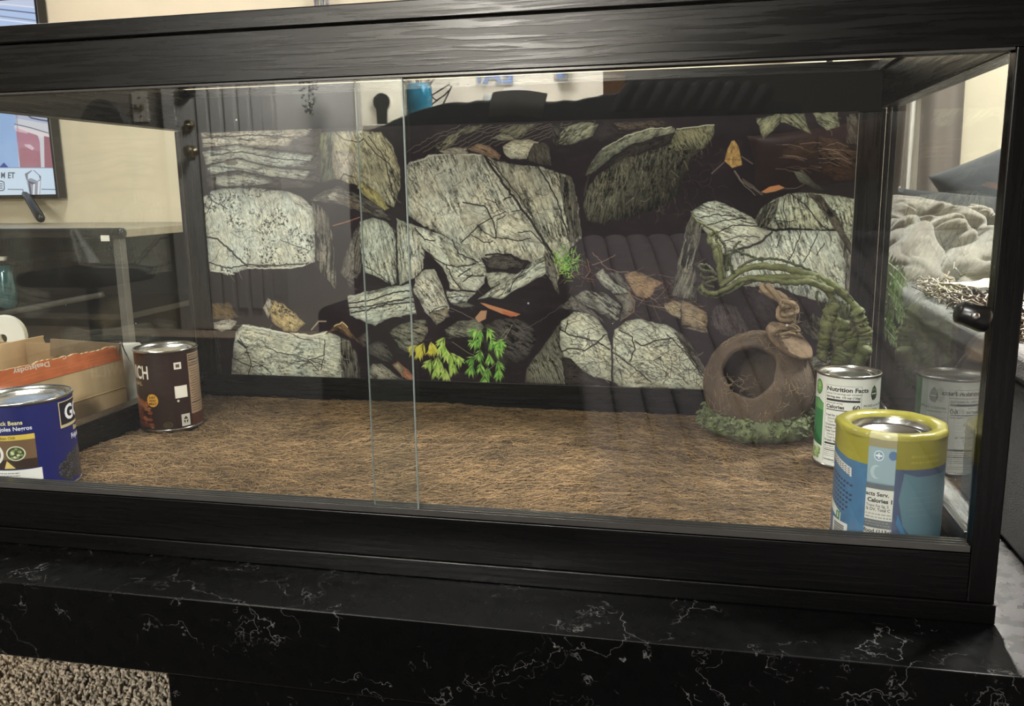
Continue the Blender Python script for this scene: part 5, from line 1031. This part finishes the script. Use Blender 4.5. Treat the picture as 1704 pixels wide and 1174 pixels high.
def sheet(name, cx_, cy_, w_, h_, rz, mat, label, cat, z0=OZ+.03, tilt=.1, cur=.012):
    V = []; F = []; n_ = 14
    for i in range(n_+1):
        for j in range(n_+1):
            u, v = (i/n_-.5)*w_, (j/n_-.5)*h_; z = z0+cur*math.sin(3*i/n_+.6)*math.cos(2*j/n_)+tilt*u+.004*vnoise(np.array(i*.8), np.array(j*.8), 3)
            V.append((cx_+u*math.cos(rz)-v*math.sin(rz), cy_+u*math.sin(rz)+v*math.cos(rz), max(z, OZ+.002)))
    for i in range(n_):
        for j in range(n_): a = i*(n_+1)+j; F.append((a,a+n_+1,a+n_+2,a+1))
    o = mesh(name, V, F, mat, None, True); o.modifiers.new('s','SOLIDIFY').thickness = .0015; return tag(o, label, cat)
sheet('tan_leaf', XO+.10, .60, .10, .20, .15, pm('tan_leaf_skin', (206,178,128), .6, var=.15, scale=30), 'large dry tan leaf lying in the twigs on the charcoal box', 'leaf', OZ+.034)
sheet('crinkled_foil', XO+.12, .40, .13, .22, -.2, pm('silver_foil', (190,186,178), .4, .3, var=.1, bump=1., bscale=60), 'crinkled pale shiny wrapper in front of the blanket on the charcoal box', 'wrapper', OZ+.026, .05, .014)
# fern
FN = thing('fern_plant', (.64,.80,0), 'small bright green fern on the marble behind the charcoal box near the terrarium corner', 'fern')
M_fern = pm('fern_leaf', (150,174,122), .55, var=.3, scale=40, island=.55)
fo = np.array([.665,.70,.0])
for k in range(9):
    u0, v0 = 1447+rr.random()*24, 440+k*12.5; du = 22+rr.random()*22
    xx = .622+.02*rr.random(); a_ = at(u0-6,v0-16,0,xx); b_ = at(u0+du*.6,v0+8,0,xx+.01); c2 = at(u0+du,v0+26,0,xx+.015)
    P_ = spline([a_, b_, c2], 15); mb = MB(); mb.tube(P_, .0008, 4)
    for i in range(1,15):
        tdir = P_[i]-P_[i-1]; tdir /= np.linalg.norm(tdir); sd_ = np.cross(tdir, [1,.3,0]); sd_ /= np.linalg.norm(sd_); l = .024*(1-.75*i/15)+.003
        for sg in (-1,1):
            e_ = P_[i]+sg*sd_*l+tdir*l*.5+np.array([.002*rr.normal(),0,-.002]); m_ = (P_[i]+e_)/2; wv_ = tdir*.0026+np.array([.0008,0,0]); n__ = np.array([.0007,.0004,0])
            mb.add([P_[i], m_+wv_, e_, m_-wv_, m_+n__], [(0,3,4),(0,4,1),(4,2,1),(4,3,2),(0,1,2,3)])
    mb.obj('frond', M_fern, FN, False)
MB().tube([(.632,.80,.001), at(1455,545,0,.632), at(1470,530,0,.632), at(1486,505,0,.635)],[.002,.0016,.0013,.001],6).obj('stem', pm('fern_stem', (128,132,104), .6), FN)
# sofa with blanket and cushions
M_sofa = pm('dark_sofa_cloth', (58,57,58), .95, var=.2, scale=120, bump=.5, bscale=600)
SF = thing('fabric_sofa', (1.25,1.35,FL), 'dark fabric sofa under the window with a pale blanket heaped on it', 'sofa')
box('seat_base', .62,1.95,1.06,1.62,FL+.03,.13, M_sofa, SF, .03, 4); box('backrest', .62,1.95,1.64,1.86,FL+.03,.36, M_sofa, SF, .05, 5); box('armrest', 1.97,2.15,1.02,1.86,FL+.03,.28, M_sofa, SF, .04, 4)
for x in (.68,2.05):
    for y in (1.10,1.80): box('foot', x,x+.05,y-.02,y+.03,FL+.0005,FL+.0295, M_blackp, SF, .004)
# blanket: heaped grid with deep folds
nb, mb_ = 210, 190
U, Vv = np.meshgrid(np.linspace(0,1,nb), np.linspace(0,1,mb_)); bx = .60+U*.72
topz = np.interp(U[0], [0,.10,.19,.26,.34,.42,.6,.8,1.], [.345,.335,.37,.384,.378,.37,.35,.33,.30])[None,:]
t = Vv; zz = .135+(topz-.135)*np.sin(np.clip(t*1.25,0,1)*math.pi/2)**.8; yy = 1.02+.42*np.clip(t,0,1)**1.15+.12*np.clip(t-.72,0,1)
wu = U*5+1.2*fbm(U*3, Vv*3, 61, 3); wv_ = Vv*4+1.2*fbm(U*3+9, Vv*3, 62, 3)
r1 = 1-np.abs(2*fbm(wu*.75+wv_*.45, wv_*.55-wu*.2, 63, 2)-1); r2 = 1-np.abs(2*fbm(wu*1.5-wv_*.6, wv_*1.3, 64, 2)-1); r3 = 1-np.abs(2*fbm(wu*3, wv_*3+wu, 66, 2)-1)
disp = .075*(1-r1**7.)+.042*(1-r2**6)+.009*(1-r3**5); disp = disp-disp.mean(); fade = np.clip(t*6,0,1)
by = yy-disp*.9; bz = zz+disp*.42*fade; bz = np.maximum(bz, .134)
Vb = np.stack([bx+.012*np.sin(wv_*3), by, bz], -1).reshape(-1,3); ix = np.arange(nb*mb_).reshape(mb_,nb); Fb = np.stack([ix[:-1,:-1],ix[:-1,1:],ix[1:,1:],ix[1:,:-1]],-1).reshape(-1,4)
bl = mesh('plush_blanket', Vb, Fb, pm('plush_beige', (146,138,126), .95, var=.12, scale=14, bump=.7, bscale=420, sheen=.5), None, True)
bl.modifiers.new('s','SOLIDIFY').thickness = .008; tag(bl, 'rumpled beige plush blanket heaped on the sofa right of the terrarium', 'blanket')
def cushion(name, c, w_, h_, th, rx, ry, rz, mat, label):
    n_ = 22; V = []; F = []
    for s in (1,-1):
        for i in range(n_+1):
            for j in range(n_+1):
                u, v = 2*i/n_-1, 2*j/n_-1; e_ = max(0,(1-abs(u)**3))**.55*max(0,(1-abs(v)**3))**.55; pin = 1-.07*(1-abs(u)**2)*0-.08*(abs(u)*abs(v)); x_, z_ = u*w_/2*(1-.07*(1-v*v)*abs(u)), v*h_/2*(1-.07*(1-u*u)*abs(v))
                V.append((x_, s*th/2*e_*(1+.10*fbm(np.array(i*.3), np.array(j*.3), 5, 2)-.05), z_))
    k = (n_+1)**2
    for s in range(2):
        for i in range(n_):
            for j in range(n_): a = s*k+i*(n_+1)+j; f_ = (a,a+n_+1,a+n_+2,a+1); F.append(f_[::-1] if s else f_)
    Rm = (Matrix.Rotation(rz,3,'Z') @ Matrix.Rotation(ry,3,'Y') @ Matrix.Rotation(rx,3,'X')); V = [tuple(np.array(Rm @ Vector(p))+np.array(c)) for p in V]
    o = mesh(name, V, F, mat, None, True); bm = bmesh.new(); bm.from_mesh(o.data); bmesh.ops.remove_doubles(bm, verts=bm.verts, dist=1e-5); bm.to_mesh(o.data); bm.free()
    if label: tag(o, label, 'cushion')
    return o
M_pil = pm('slate_cushion', (66,68,71), .9, var=.15, scale=40, bump=.5, bscale=500, sheen=.2); M_pil2 = pm('slate_cushion_low', (54,55,57), .9, var=.15, scale=40, bump=.5, bscale=500, sheen=.2)
cA = at(1652,312,1,1.56); cushion('throw_cushion', (cA[0]+.055,1.55,cA[2]-.015), .34, .26, .12, -.25, -.42, .1, M_pil, 'upper slate grey cushion leaning against the bright wall on the sofa')
cB_ = at(1570,338,1,1.54); cushion('throw_cushion', (cB_[0]+.04,1.455,cB_[2]-.055), .34, .18, .075, -.5, .10, -.1, M_pil2, 'lower dark slate cushion half under the beige blanket on the sofa')
# curtains
M_cur = pm('taupe_curtain', (126,116,108), .85, var=.08, scale=6, bump=.2, bscale=300, stretch=(1,1,.05)); M_gapw = pm('lit_wall_gap_white', (232,226,216), .85, var=.03)
yc = 1.99
def curtain(u0, u1, mat, label, yo=0., nw=3., amp=.012, ph=0.):
    xa = at(u0,240,1,yc)[0]; xb = at(u1,240,1,yc)[0]; n_ = 60; zs = np.linspace(FL+.02, 1.86, 16); V = []; F = []
    for i in range(n_+1):
        s = i/n_
        for z in zs: V.append((xa+(xb-xa)*s+.004*math.sin(z*5+s*6), yc+yo+amp*math.sin(s*nw*6.28+ph)+.003*math.sin(z*3+s*9), z))
    m_ = len(zs)
    for i in range(n_):
        for j in range(m_-1): a = i*m_+j; F.append((a,a+m_,a+m_+1,a+1))
    o = mesh('window_curtain', V, F, mat, None, True); o.modifiers.new('s','SOLIDIFY').thickness = .002; return tag(o, label, 'curtain')
curtain(1466,1510,M_cur,'taupe curtain hanging left of the narrow white gap',0,2.2,.022,.4); curtain(1530,1598,M_cur,'taupe curtain hanging beside the bright bare wall',0,1.1,.012,2.2); curtain(1507,1533,M_gapw,'white sheet standing in for the lit wall between the two taupe curtains',.035,1.6,.010)  # last sheet is added: white in place of the lit wall in the gap
r_ = thing('curtain_rod', (1.2,yc,1.9), 'dark metal curtain rod above the taupe curtains', 'curtain rod'); MB().tube([(.62,yc,1.875),(.64,yc,1.875),(1.7,yc,1.875),(1.72,yc,1.875)],[.02,.011,.011,.02],12).obj('rod', M_blackm, r_)
for x in (.75,1.6): box('bracket', x,x+.015,yc+.012,YB-.0005,1.865,1.885, M_blackm, r_, 0)

# reading lamp behind the sofa end, turned towards the terrarium
lp = np.array([.69,1.93,1.02]); tg = np.array([.66,-.05,.0]); dv = (tg-lp)/np.linalg.norm(tg-lp)
FLm = thing('reading_lamp', (.69,1.97,FL), 'black metal reading lamp standing behind the sofa end by the back wall', 'lamp')
lathe('lamp_base', [(.0005,.0005),(.055,.0005),(.055,.012),(.012,.02),(.0005,.02)], (.69,1.97,FL), M_blackm, FLm, 28); MB().tube([(.69,1.97,FL+.02),(.69,1.97,.98),(.69,1.965,1.04),tuple(lp-dv*.03)],[.009,.009,.009,.009],10).obj('pole', M_blackm, FLm)
sx_ = np.cross(dv,[0,0,1]); sx_ /= np.linalg.norm(sx_); sy_ = np.cross(dv,sx_); V = []; F = []
for h, r_ in ((-.035,.015),(-.03,.03),(.03,.055),(.0305,.052),(-.026,.028)):
    for j in range(24): a = j*math.pi/12; V.append(lp+dv*h+(sx_*math.cos(a)+sy_*math.sin(a))*r_)
for i in range(4):
    for j in range(24): F.append((i*24+j, i*24+(j+1)%24, (i+1)*24+(j+1)%24, (i+1)*24+j))
F.append(tuple(range(24))[::-1]); F.append(tuple(96+j for j in range(24))); mesh('lamp_shade', V, F, M_blackm, FLm)
o = area('reading_lamp_light', tuple(lp+dv*.022), tuple(tg), .09, .09, 9, (1,.96,.88)); o.data.spread = math.radians(28)
# ------------------------------------------------------------------ the room behind the camera (seen mirrored in the front glass)
def Rf(u, v, Y): return refl(u, v, Y)
# entry door with deadbolt and knob on the grey wall
dl, dr = Rf(296,200,3.17)[0], Rf(440,200,3.17)[0]; yd = YW
DR = thing('door_1', ((dl+dr)/2, yd, FL), None, None); DR['kind'] = 'structure'
box('door_leaf', dl,dr,yd+.0005,yd+.028,FL+.005,1.72, M_door, DR, .003)
for u in (338,360,384,408,430): x = Rf(u,170,3.17)[0]; box('door_board', x-.030,x+.026,yd+.0285,yd+.040,FL+.12,1.62, M_door, DR, .004)
box('door_frame', dl-.075,dl-.002,yd+.0005,yd+.035,FL,1.79, M_door, DR, .004); box('door_frame', dr+.002,dr+.060,yd+.0005,yd+.045,FL,1.79, M_door, DR, .004)
for nm, u, v, R_ in (('deadbolt',312,208,.028),('door_knob',318,252,.030)):
    p = Rf(u,v,3.14); prof = [(.0005,0),(R_,0),(R_*1.0,.008),(R_*.45,.012),(R_*.4,.03),(R_*.85,.038),(R_*.95,.052),(R_*.6,.064),(.0005,.066)] if nm == 'door_knob' else [(.0005,0),(R_,0),(R_,.012),(R_*.8,.018),(R_*.3,.019),(R_*.28,.034),(.0005,.035)]
    V = []; F = []; n_ = 24; k = len(prof)
    for j in range(n_):
        a = 2*math.pi*j/n_
        for r_0, h in prof: V.append((p[0]+r_0*math.cos(a), yd+.0285+h, p[2]+r_0*math.sin(a)))
    for j in range(n_):
        for i in range(k-1): F.append((j*k+i, ((j+1)%n_)*k+i, ((j+1)%n_)*k+i+1, j*k+i+1))
    mesh(nm, V, F, M_brass, DR, True)
p = Rf(303,152,3.14); box('door_latch', p[0]-.015,p[0]+.03,yd+.0285,yd+.06,p[2]-.035,p[2]+.035, M_blackp, DR, .003); box('latch_arm', p[0]+.03,p[0]+.07,yd+.035,yd+.045,p[2]-.012,p[2]+.012, M_blackp, DR, .002)
# switch plate
p = Rf(235,178,3.19); SW = thing('light_switch', (p[0],yd,p[2]), 'white double light switch plate on the shaded wall beside the door', 'light switch')
box('plate', p[0]-.046,p[0]+.046,yd+.0005,yd+.009,p[2]-.075,p[2]+.075, pm('switch_plastic', (206,200,186), .35), SW, .003)
for dx in (-.018,.018): box('toggle', p[0]+dx-.006,p[0]+dx+.006,yd+.0091,yd+.026,p[2]-.014,p[2]+.012, M_brass, SW, .002)
for dz in (-.045,.045): MB().tube([(p[0]-.0,yd+.0091,p[2]+dz),(p[0],yd+.012,p[2]+dz)],[.006,.005],10).obj('screw', M_brass, SW)
# black high-backed chair
p = Rf(168,200,2.5); CH = thing('office_chair', (p[0],p[1],FL), 'black high-backed office chair with rounded top beside the door', 'chair')
V = []; F = []; n_ = 36; zc = Rf(168,260,2.5)[2]; hz = Rf(168,164,2.5)[2]-zc
for s, w_ in ((0,.8),(.012,1.),(.05,1.),(.065,.86)):
    for j in range(n_): a = 2*math.pi*j/n_; V.append((p[0]+.135*w_*math.cos(a), p[1]-s, zc+hz*w_*math.sin(a)))
for i in range(3):
    for j in range(n_): F.append((i*n_+j, i*n_+(j+1)%n_, (i+1)*n_+(j+1)%n_, (i+1)*n_+j))
F.append(tuple(range(n_))); F.append(tuple(3*n_+j for j in range(n_))[::-1]); mesh('backrest', V, F, pm('black_leather', (14,14,15), .65, var=.1, bump=.3, bscale=80), CH, False)
box('seat', p[0]-.2,p[0]+.2,p[1]-.02,p[1]+.36,.06,.12, M_black, CH, .025, 4); MB().tube([(p[0],p[1]+.16,FL+.06),(p[0],p[1]+.16,.06)],[.025,.025],12).obj('gas_post', M_blackm, CH)
MB().tube([(p[0],p[1]-.02,.08),(p[0],p[1]-.075,.14),(p[0],p[1]-.072,zc-.1)],[.018]*3,8).obj('back_bar', M_blackm, CH)
for k in range(5): a = k*1.2566; MB().tube([(p[0],p[1]+.16,FL+.07),(p[0]+.22*math.cos(a),p[1]+.16+.22*math.sin(a),FL+.035)],[.02,.013],8).obj('leg', M_blackm, CH)
# hanging crystal cluster
p = Rf(516,160,3.1); OR = thing('bead_ornament', (p[0],p[1],p[2]), 'silver bead cluster hanging on the grey wall beside the kitchen', 'ornament'); mb = MB(); rr = np.random.default_rng(2)
for i in range(64):
    a = rr.random()*6.28; r_0 = .045*math.sqrt(rr.random()); z = rr.uniform(-.085,.10); q = np.array([p[0]+r_0*math.cos(a)*(1-max(0,-z)*5), p[1]+r_0*.6*math.sin(a), p[2]+z]); b0 = .0065
    mb.tube([q-[0,0,b0], q-[0,0,b0*.7], q, q+[0,0,b0*.7], q+[0,0,b0]], [.0005,b0*.75,b0,b0*.75,.0005], 8)
tag(mb.obj('beads', pm('silver_bead', (222,222,224), .15, .9), OR), kind='stuff'); MB().tube([p+[0,0,-.08],p+[0,0,.45]],[.0012,.0012],6).obj('wire', M_steel, OR)
MB().tube([p+[0,0,.45],[p[0],YW+.0005,p[2]+.46]],[.003,.003],6).obj('hook', M_steel, OR)
# kitchen: letters, plaque, lantern, vase, jars, counter
ykf = YK
zc_ = Rf(720,205,4.35)[2]-.02
KC = thing('kitchen_counter', (-1.0,YK+.3,FL), 'white kitchen counter against the bright kitchen wall', 'counter')
box('cabinet', -2.0,.3,YK+.002,YK+.52,FL+.08,zc_-.032, pm('counter_white', (222,218,208), .5), KC, .004); box('worktop', -2.02,.32,YK+.002,YK+.56,zc_-.03,zc_, pm('worktop_grey', (190,186,178), .3, var=.2, scale=60), KC, .006); box('plinth', -1.98,.28,YK+.002,YK+.46,FL+.0005,FL+.079, M_blackm, KC, 0)
M_blue = pm('blue_paint', (44,92,160), .5)
for ch, u0, u1, nm in (('T',790,806,'letter_t'),('A',807,832,'letter_a'),('E',835,855,'letter_e')):
    q = Rf((u0+u1)/2,137,4.57); wd = abs(Rf(u1,137,4.57)[0]-Rf(u0,137,4.57)[0])
    o = letter('wall_letter', ch, (q[0], q[1]-.001, q[2]-.005), wd*1.25, .02, M_blue, math.pi, 'blue wooden letter %s on the bright kitchen wall' % ch, 'letter', .03); o['group'] = 'blue letters on the kitchen wall'
q = Rf(628,168,4.5); KP = thing('keyhole_plaque', (q[0],YK,q[2]), 'black keyhole-shaped wall plaque on the white kitchen wall', 'wall plaque')
R_ = abs(Rf(642,168,4.58)[0]-Rf(615,168,4.58)[0])/2; zbt = Rf(628,214,4.58)[2]
out = [(R_*math.cos(a), R_*math.sin(a)) for a in np.linspace(math.radians(-50), math.radians(230), 30)]; out = out+[(-R_*.58, zbt-q[2]),(R_*.58, zbt-q[2])]; n_ = len(out)
mesh('plaque_body', [(q[0]+a, YK+.0005, q[2]+b) for a,b in out]+[(q[0]+a, YK+.028, q[2]+b) for a,b in out], [tuple(range(n_)), tuple(range(n_,2*n_))[::-1]]+[(i,i+n_,(i+1)%n_+n_,(i+1)%n_) for i in range(n_)], M_blackp, KP)
mesh('plaque_edge', [(q[0]+a*1.08, YK+.0004, q[2]+b*1.03) for a,b in out]+[(q[0]+a*1.08, YK+.012, q[2]+b*1.03) for a,b in out], [tuple(range(n_,2*n_))[::-1]]+[(i,i+n_,(i+1)%n_+n_,(i+1)%n_) for i in range(n_)], pm('plaque_edge_white', (214,210,200), .5), KP)
q = Rf(932,122,4.5); LN = thing('blue_lantern', (q[0],YK,q[2]), 'small blue lantern hung on the kitchen wall near the oak trim', 'lantern')
for dx,dz,sx_,sz_ in ((0,-.035,.04,.004),(0,.035,.04,.004)): box('lantern_plate', q[0]-sx_,q[0]+sx_,YK+.03,YK+.10,q[2]+dz-sz_,q[2]+dz+sz_, M_blackm, LN, .001)
for dx in (-.036,.036):
    for dy in (.034,.096): MB().tube([(q[0]+dx,YK+dy,q[2]-.031),(q[0]+dx,YK+dy,q[2]+.031)],[.003,.003],6).obj('lantern_post', M_blackm, LN)
lathe('blue_glass', [(.024,-.030),(.028,0),(.022,.028)], (q[0],YK+.065,q[2]), M_blue, LN, 20); box('hanger', q[0]-.01,q[0]+.01,YK+.0005,YK+.029,q[2]+.03,q[2]+.04, M_blackm, LN, 0)
yq = YK+.26
def jar(name, u, v0, v1, w_, mat, label, cat, prof=None):
    a = Rf(u,v0,2*YG-yq); hgt = a[2]-zc_; t = thing(name, (a[0],yq,zc_), label, cat); r_0 = w_*.0036
    lathe(name.split('_')[-1]+'_body', prof(r_0,hgt) if prof else [(r_0*.9,.0005),(r_0,.004),(r_0,hgt*.92),(r_0*.86,hgt),(r_0*.8,hgt),(r_0*.9,hgt*.9),(r_0*.9,.01),(.0005,.008)], (a[0],yq,zc_), mat, t, 28); return t, a, hgt
M_jar = pm('clear_jar', (176,180,178), .1, .2, var=.1); M_wh = pm('paper_white_roll', (236,234,228), .8)
jar('glass_jar', 816, 158, 176, 13, M_jar, 'clear glass jar on the kitchen counter under the blue letters', 'jar')
t_, a, hg = jar('spice_bottle', 838, 152, 180, 9, M_wh, 'white bottle with dark print on the kitchen counter', 'bottle', lambda r,h: [(r,.0005),(r,h*.8),(r*.6,h*.88),(r*.6,h),(.0005,h)]); box('dark_label', a[0]-.015,a[0]+.015,yq+9*.0036+.001,yq+9*.0036+.004,zc_+hg*.45,zc_+hg*.8, M_blackp, t_, 0)
t_, a, hg = jar('paper_roll', 860, 147, 185, 22, M_wh, 'white paper towel roll on the kitchen counter', 'paper roll', lambda r,h: [(r*.3,.0005),(r,.0006),(r,h),(r*.3,h),(r*.3,.001)])
t_, a, hg = jar('branch_vase', 697, 140, 180, 22, pm('blue_vase_glass', (40,120,150), .15, .2, var=.3), 'blue glass vase with dark curly branches on the kitchen counter', 'vase')
mb = MB(); rr = np.random.default_rng(4)
for i in range(26):
    th = rr.random()*6.28; l = rr.uniform(.12,.30); mb.tube([(a[0]+.03*math.cos(th)*s+l*.55*math.cos(th)*s*s, yq+l*.3*math.sin(th)*s, zc_+hg*.5+l*s+.02*math.sin(s*7+i)) for s in np.linspace(0,1,8)], [.004,.0035,.003,.003,.0025,.002,.002,.001], 5)
for loop in ([(700,178),(716,160),(732,150),(748,140),(751,146),(740,158),(728,166),(716,176)], [(735,178),(744,160),(752,142)], [(716,158),(722,164),(728,168)]):
    mb.tube([Rf(u,v,2*YG-yq) for u,v in loop], .0045, 6)
mb.obj('branches', M_blackm, t_)
# long black sofa with throws
xs0, xs1 = Rf(628,190,2.05)[0], Rf(1330,190,2.05)[0]; ysf = 2*YG-2.05
def topz(u): return float(np.interp(u, [560,640,690,740,800,860,900,960,1000,1040,1080,1140,1200,1260,1300], [236,208,186,172,168,163,170,166,158,152,150,152,150,154,168]))
BS = thing('black_sofa', ((xs0+xs1)/2,ysf,FL), 'long black sofa behind the camera draped with dark throws', 'sofa')
V = []; F = []; n_ = 90; pf = [(.10,-99),(.12,-.30),(.11,-.08),(.07,-.015),(0,0),(-.08,-.012),(-.16,-.06),(-.19,-.25),(-.2,-99)]
for i in range(n_+1):
    u = 600+730*i/n_; q = Rf(u, topz(u), 2.05); zt_0 = q[2]+.006*(vnoise(np.array(i*.5), np.array(3.), 4)-.5)
    for dy, dz in pf: V.append((q[0], ysf+dy+.008*math.sin(i*1.1), FL+.04 if dz < -9 else zt_0+dz))
k = len(pf)
for i in range(n_):
    for j in range(k-1): a = i*k+j; F.append((a,a+1,a+k+1,a+k))
F.append(tuple(range(k))); F.append(tuple(n_*k+j for j in range(k))[::-1]); mesh('backrest', V, F, M_black, BS, True)
box('seat_base', xs0+.02,-.14,ysf+.135,ysf+.62,FL+.04,.10, M_black, BS, .03, 4)
for x in (xs0+.06,xs1-.1): box('foot', x,x+.05,ysf+.2,ysf+.25,FL+.0085,FL+.0395, M_blackp, BS, .003)
V = []; F = []; n_ = 20
for i in range(n_+1):
    for j in range(n_+1):
        s, t0 = i/n_, j/n_; u = 836+86*s+(-8*t0); v = topz(870)-3+2*s-4*math.sin(3.1*s)+38*t0; q = Rf(u, v, 2.05); V.append((q[0], ysf+.125+.014*math.sin(t0*3)+.01*math.sin(s*3.1), q[2]))
for i in range(n_):
    for j in range(n_): a = i*(n_+1)+j; F.append((a,a+1,a+n_+2,a+n_+1))
o = mesh('grey_throw', V, F, pm('grey_throw_cloth', (120,118,112), .9, var=.15, scale=50), None, True); o.modifiers.new('s','SOLIDIFY').thickness = .006; tag(o, 'folded grey cloth draped over the black sofa back', 'throw')
# channel-tufted recliner: long padded ribs rising away from the glass
RD = ray(840,-300); RD = RD/np.linalg.norm(RD); p0 = at(1230,620,1,1.10); sdv = np.cross(RD,[0,0,1]); sdv /= np.linalg.norm(sdv); nrm = np.cross(sdv, RD)
RC = thing('channel_recliner', (.5,-1.6,FL), 'grey channel-tufted recliner with long padded ribs behind the camera', 'recliner')
M_rec = pm('grey_channel_cloth', (110,104,107), .9, var=.12, scale=30, bump=.3, bscale=400)
def mir(P): P = np.array(P); P[...,1] = 2*YG-P[...,1]; return P
pitch = .0655; L0, L1 = -.50, .84
for k in range(-5, 13):
    V = []; F = []; nl, nc = 26, 8; s_c = k*pitch
    lo = max(L0, -.52)
    for i in range(nl+1):
        l = lo+(L1-lo)*i/nl; bend = -.9*max(0, l-.70)**2*4
        for j in range(nc+1):
            a = math.pi*j/nc; P_ = p0+RD*l+sdv*(s_c-math.cos(a)*pitch*.475)+nrm*(math.sin(a)*.018+bend); V.append(P_)
        for sg in (1,-1): V.append(p0+RD*l+sdv*(s_c+sg*pitch*.475)+nrm*(-.05+bend))
    m_ = nc+3
    for i in range(nl):
        for j in range(m_): a = i*m_+j; b = i*m_+(j+1)%m_; F.append((a,b,b+m_,a+m_))
    F.append(tuple(range(m_))[::-1]); F.append(tuple(nl*m_+j for j in range(m_)))
    mesh('padded_rib', mir(V), F, M_rec, RC, True)
q = mir(p0+RD*.3+sdv*(3.5*pitch)-nrm*.16); q2 = mir(p0+RD*.2+sdv*(3.5*pitch)); MB().box(q[0]-.38,q[0]+.38,q[1]-.30,q[1]+.15,FL+.0085,FL+.10).obj('base', M_black, RC, False)
for s in (-3,9):
    e0 = mir(p0+RD*.5+sdv*(s*pitch)-nrm*.05); MB().tube([(e0[0],e0[1],FL+.0085),(e0[0],e0[1],e0[2])],[.02,.02],10).obj('support_post', M_blackm, RC)
# brown cushion on the sofa
q = Rf(1345,262,1.75); cushion('brown_cushion', (q[0]+.02,q[1],q[2]), .36, .17, .10, 0, -.12, .05, pm('brown_leather', (84,54,40), .5, var=.15), 'brown leather cushion at the right end of the black sofa')

# pleated dark throw over the sofa back
V = []; F = []; n_ = 140; m_ = 10
for i in range(n_+1):
    s = i/n_; u = 1044+240*s
    for j in range(m_):
        t0 = j/(m_-1); v = topz(u-18*t0)-3+44*t0; q = Rf(u-26*t0, v, 2.05); pl = abs(math.sin(s*math.pi*9)); V.append((q[0], ysf+.13+.022*pl+.012*math.sin(t0*3.1), q[2]+(.012*pl if j == 0 else 0)))
for i in range(n_):
    for j in range(m_-1): a = i*m_+j; F.append((a,a+m_,a+m_+1,a+1))
o = mesh('pleated_throw', V, F, pm('pleated_dark_cloth', (52,51,51), .9, var=.15, scale=50), None, True); o.modifiers.new('s','SOLIDIFY').thickness = .004; tag(o, 'dark pleated throw over the right half of the black sofa back', 'throw')
rg = box('floor_darkener', -2.6,2.3,-2.9,-.14,FL+.0005,FL+.008, M_fldark, None, .002); tag(rg, 'large charcoal sheet added on the carpet before the marble table to darken reflections', 'floor sheet')  # added dark sheet, keeps the floor black in glass and rail reflections
# kitchen pendant lamp
PL = thing('pendant_lamp', (-.72,-3.95,1.44), 'small pendant lamp with bare bulb hanging in the kitchen', 'lamp')
l = bpy.data.lights.new('pendant_bulb','POINT'); l.energy = 190; l.color = (1,.96,.88); l.shadow_soft_size = .10; o = bpy.data.objects.new('pendant_bulb', l); C.objects.link(o); o.location = (-.72,-3.95,1.40)
MB().tube([(-.72,-3.95,CEIL-.0005),(-.72,-3.95,1.58)],[.004,.004],6).obj('cord', M_blackm, PL); lathe('socket', [(.0005,.14),(.02,.135),(.024,.11),(.024,.105),(.0005,.105)], (-.72,-3.95,1.44), M_blackm, PL, 20)
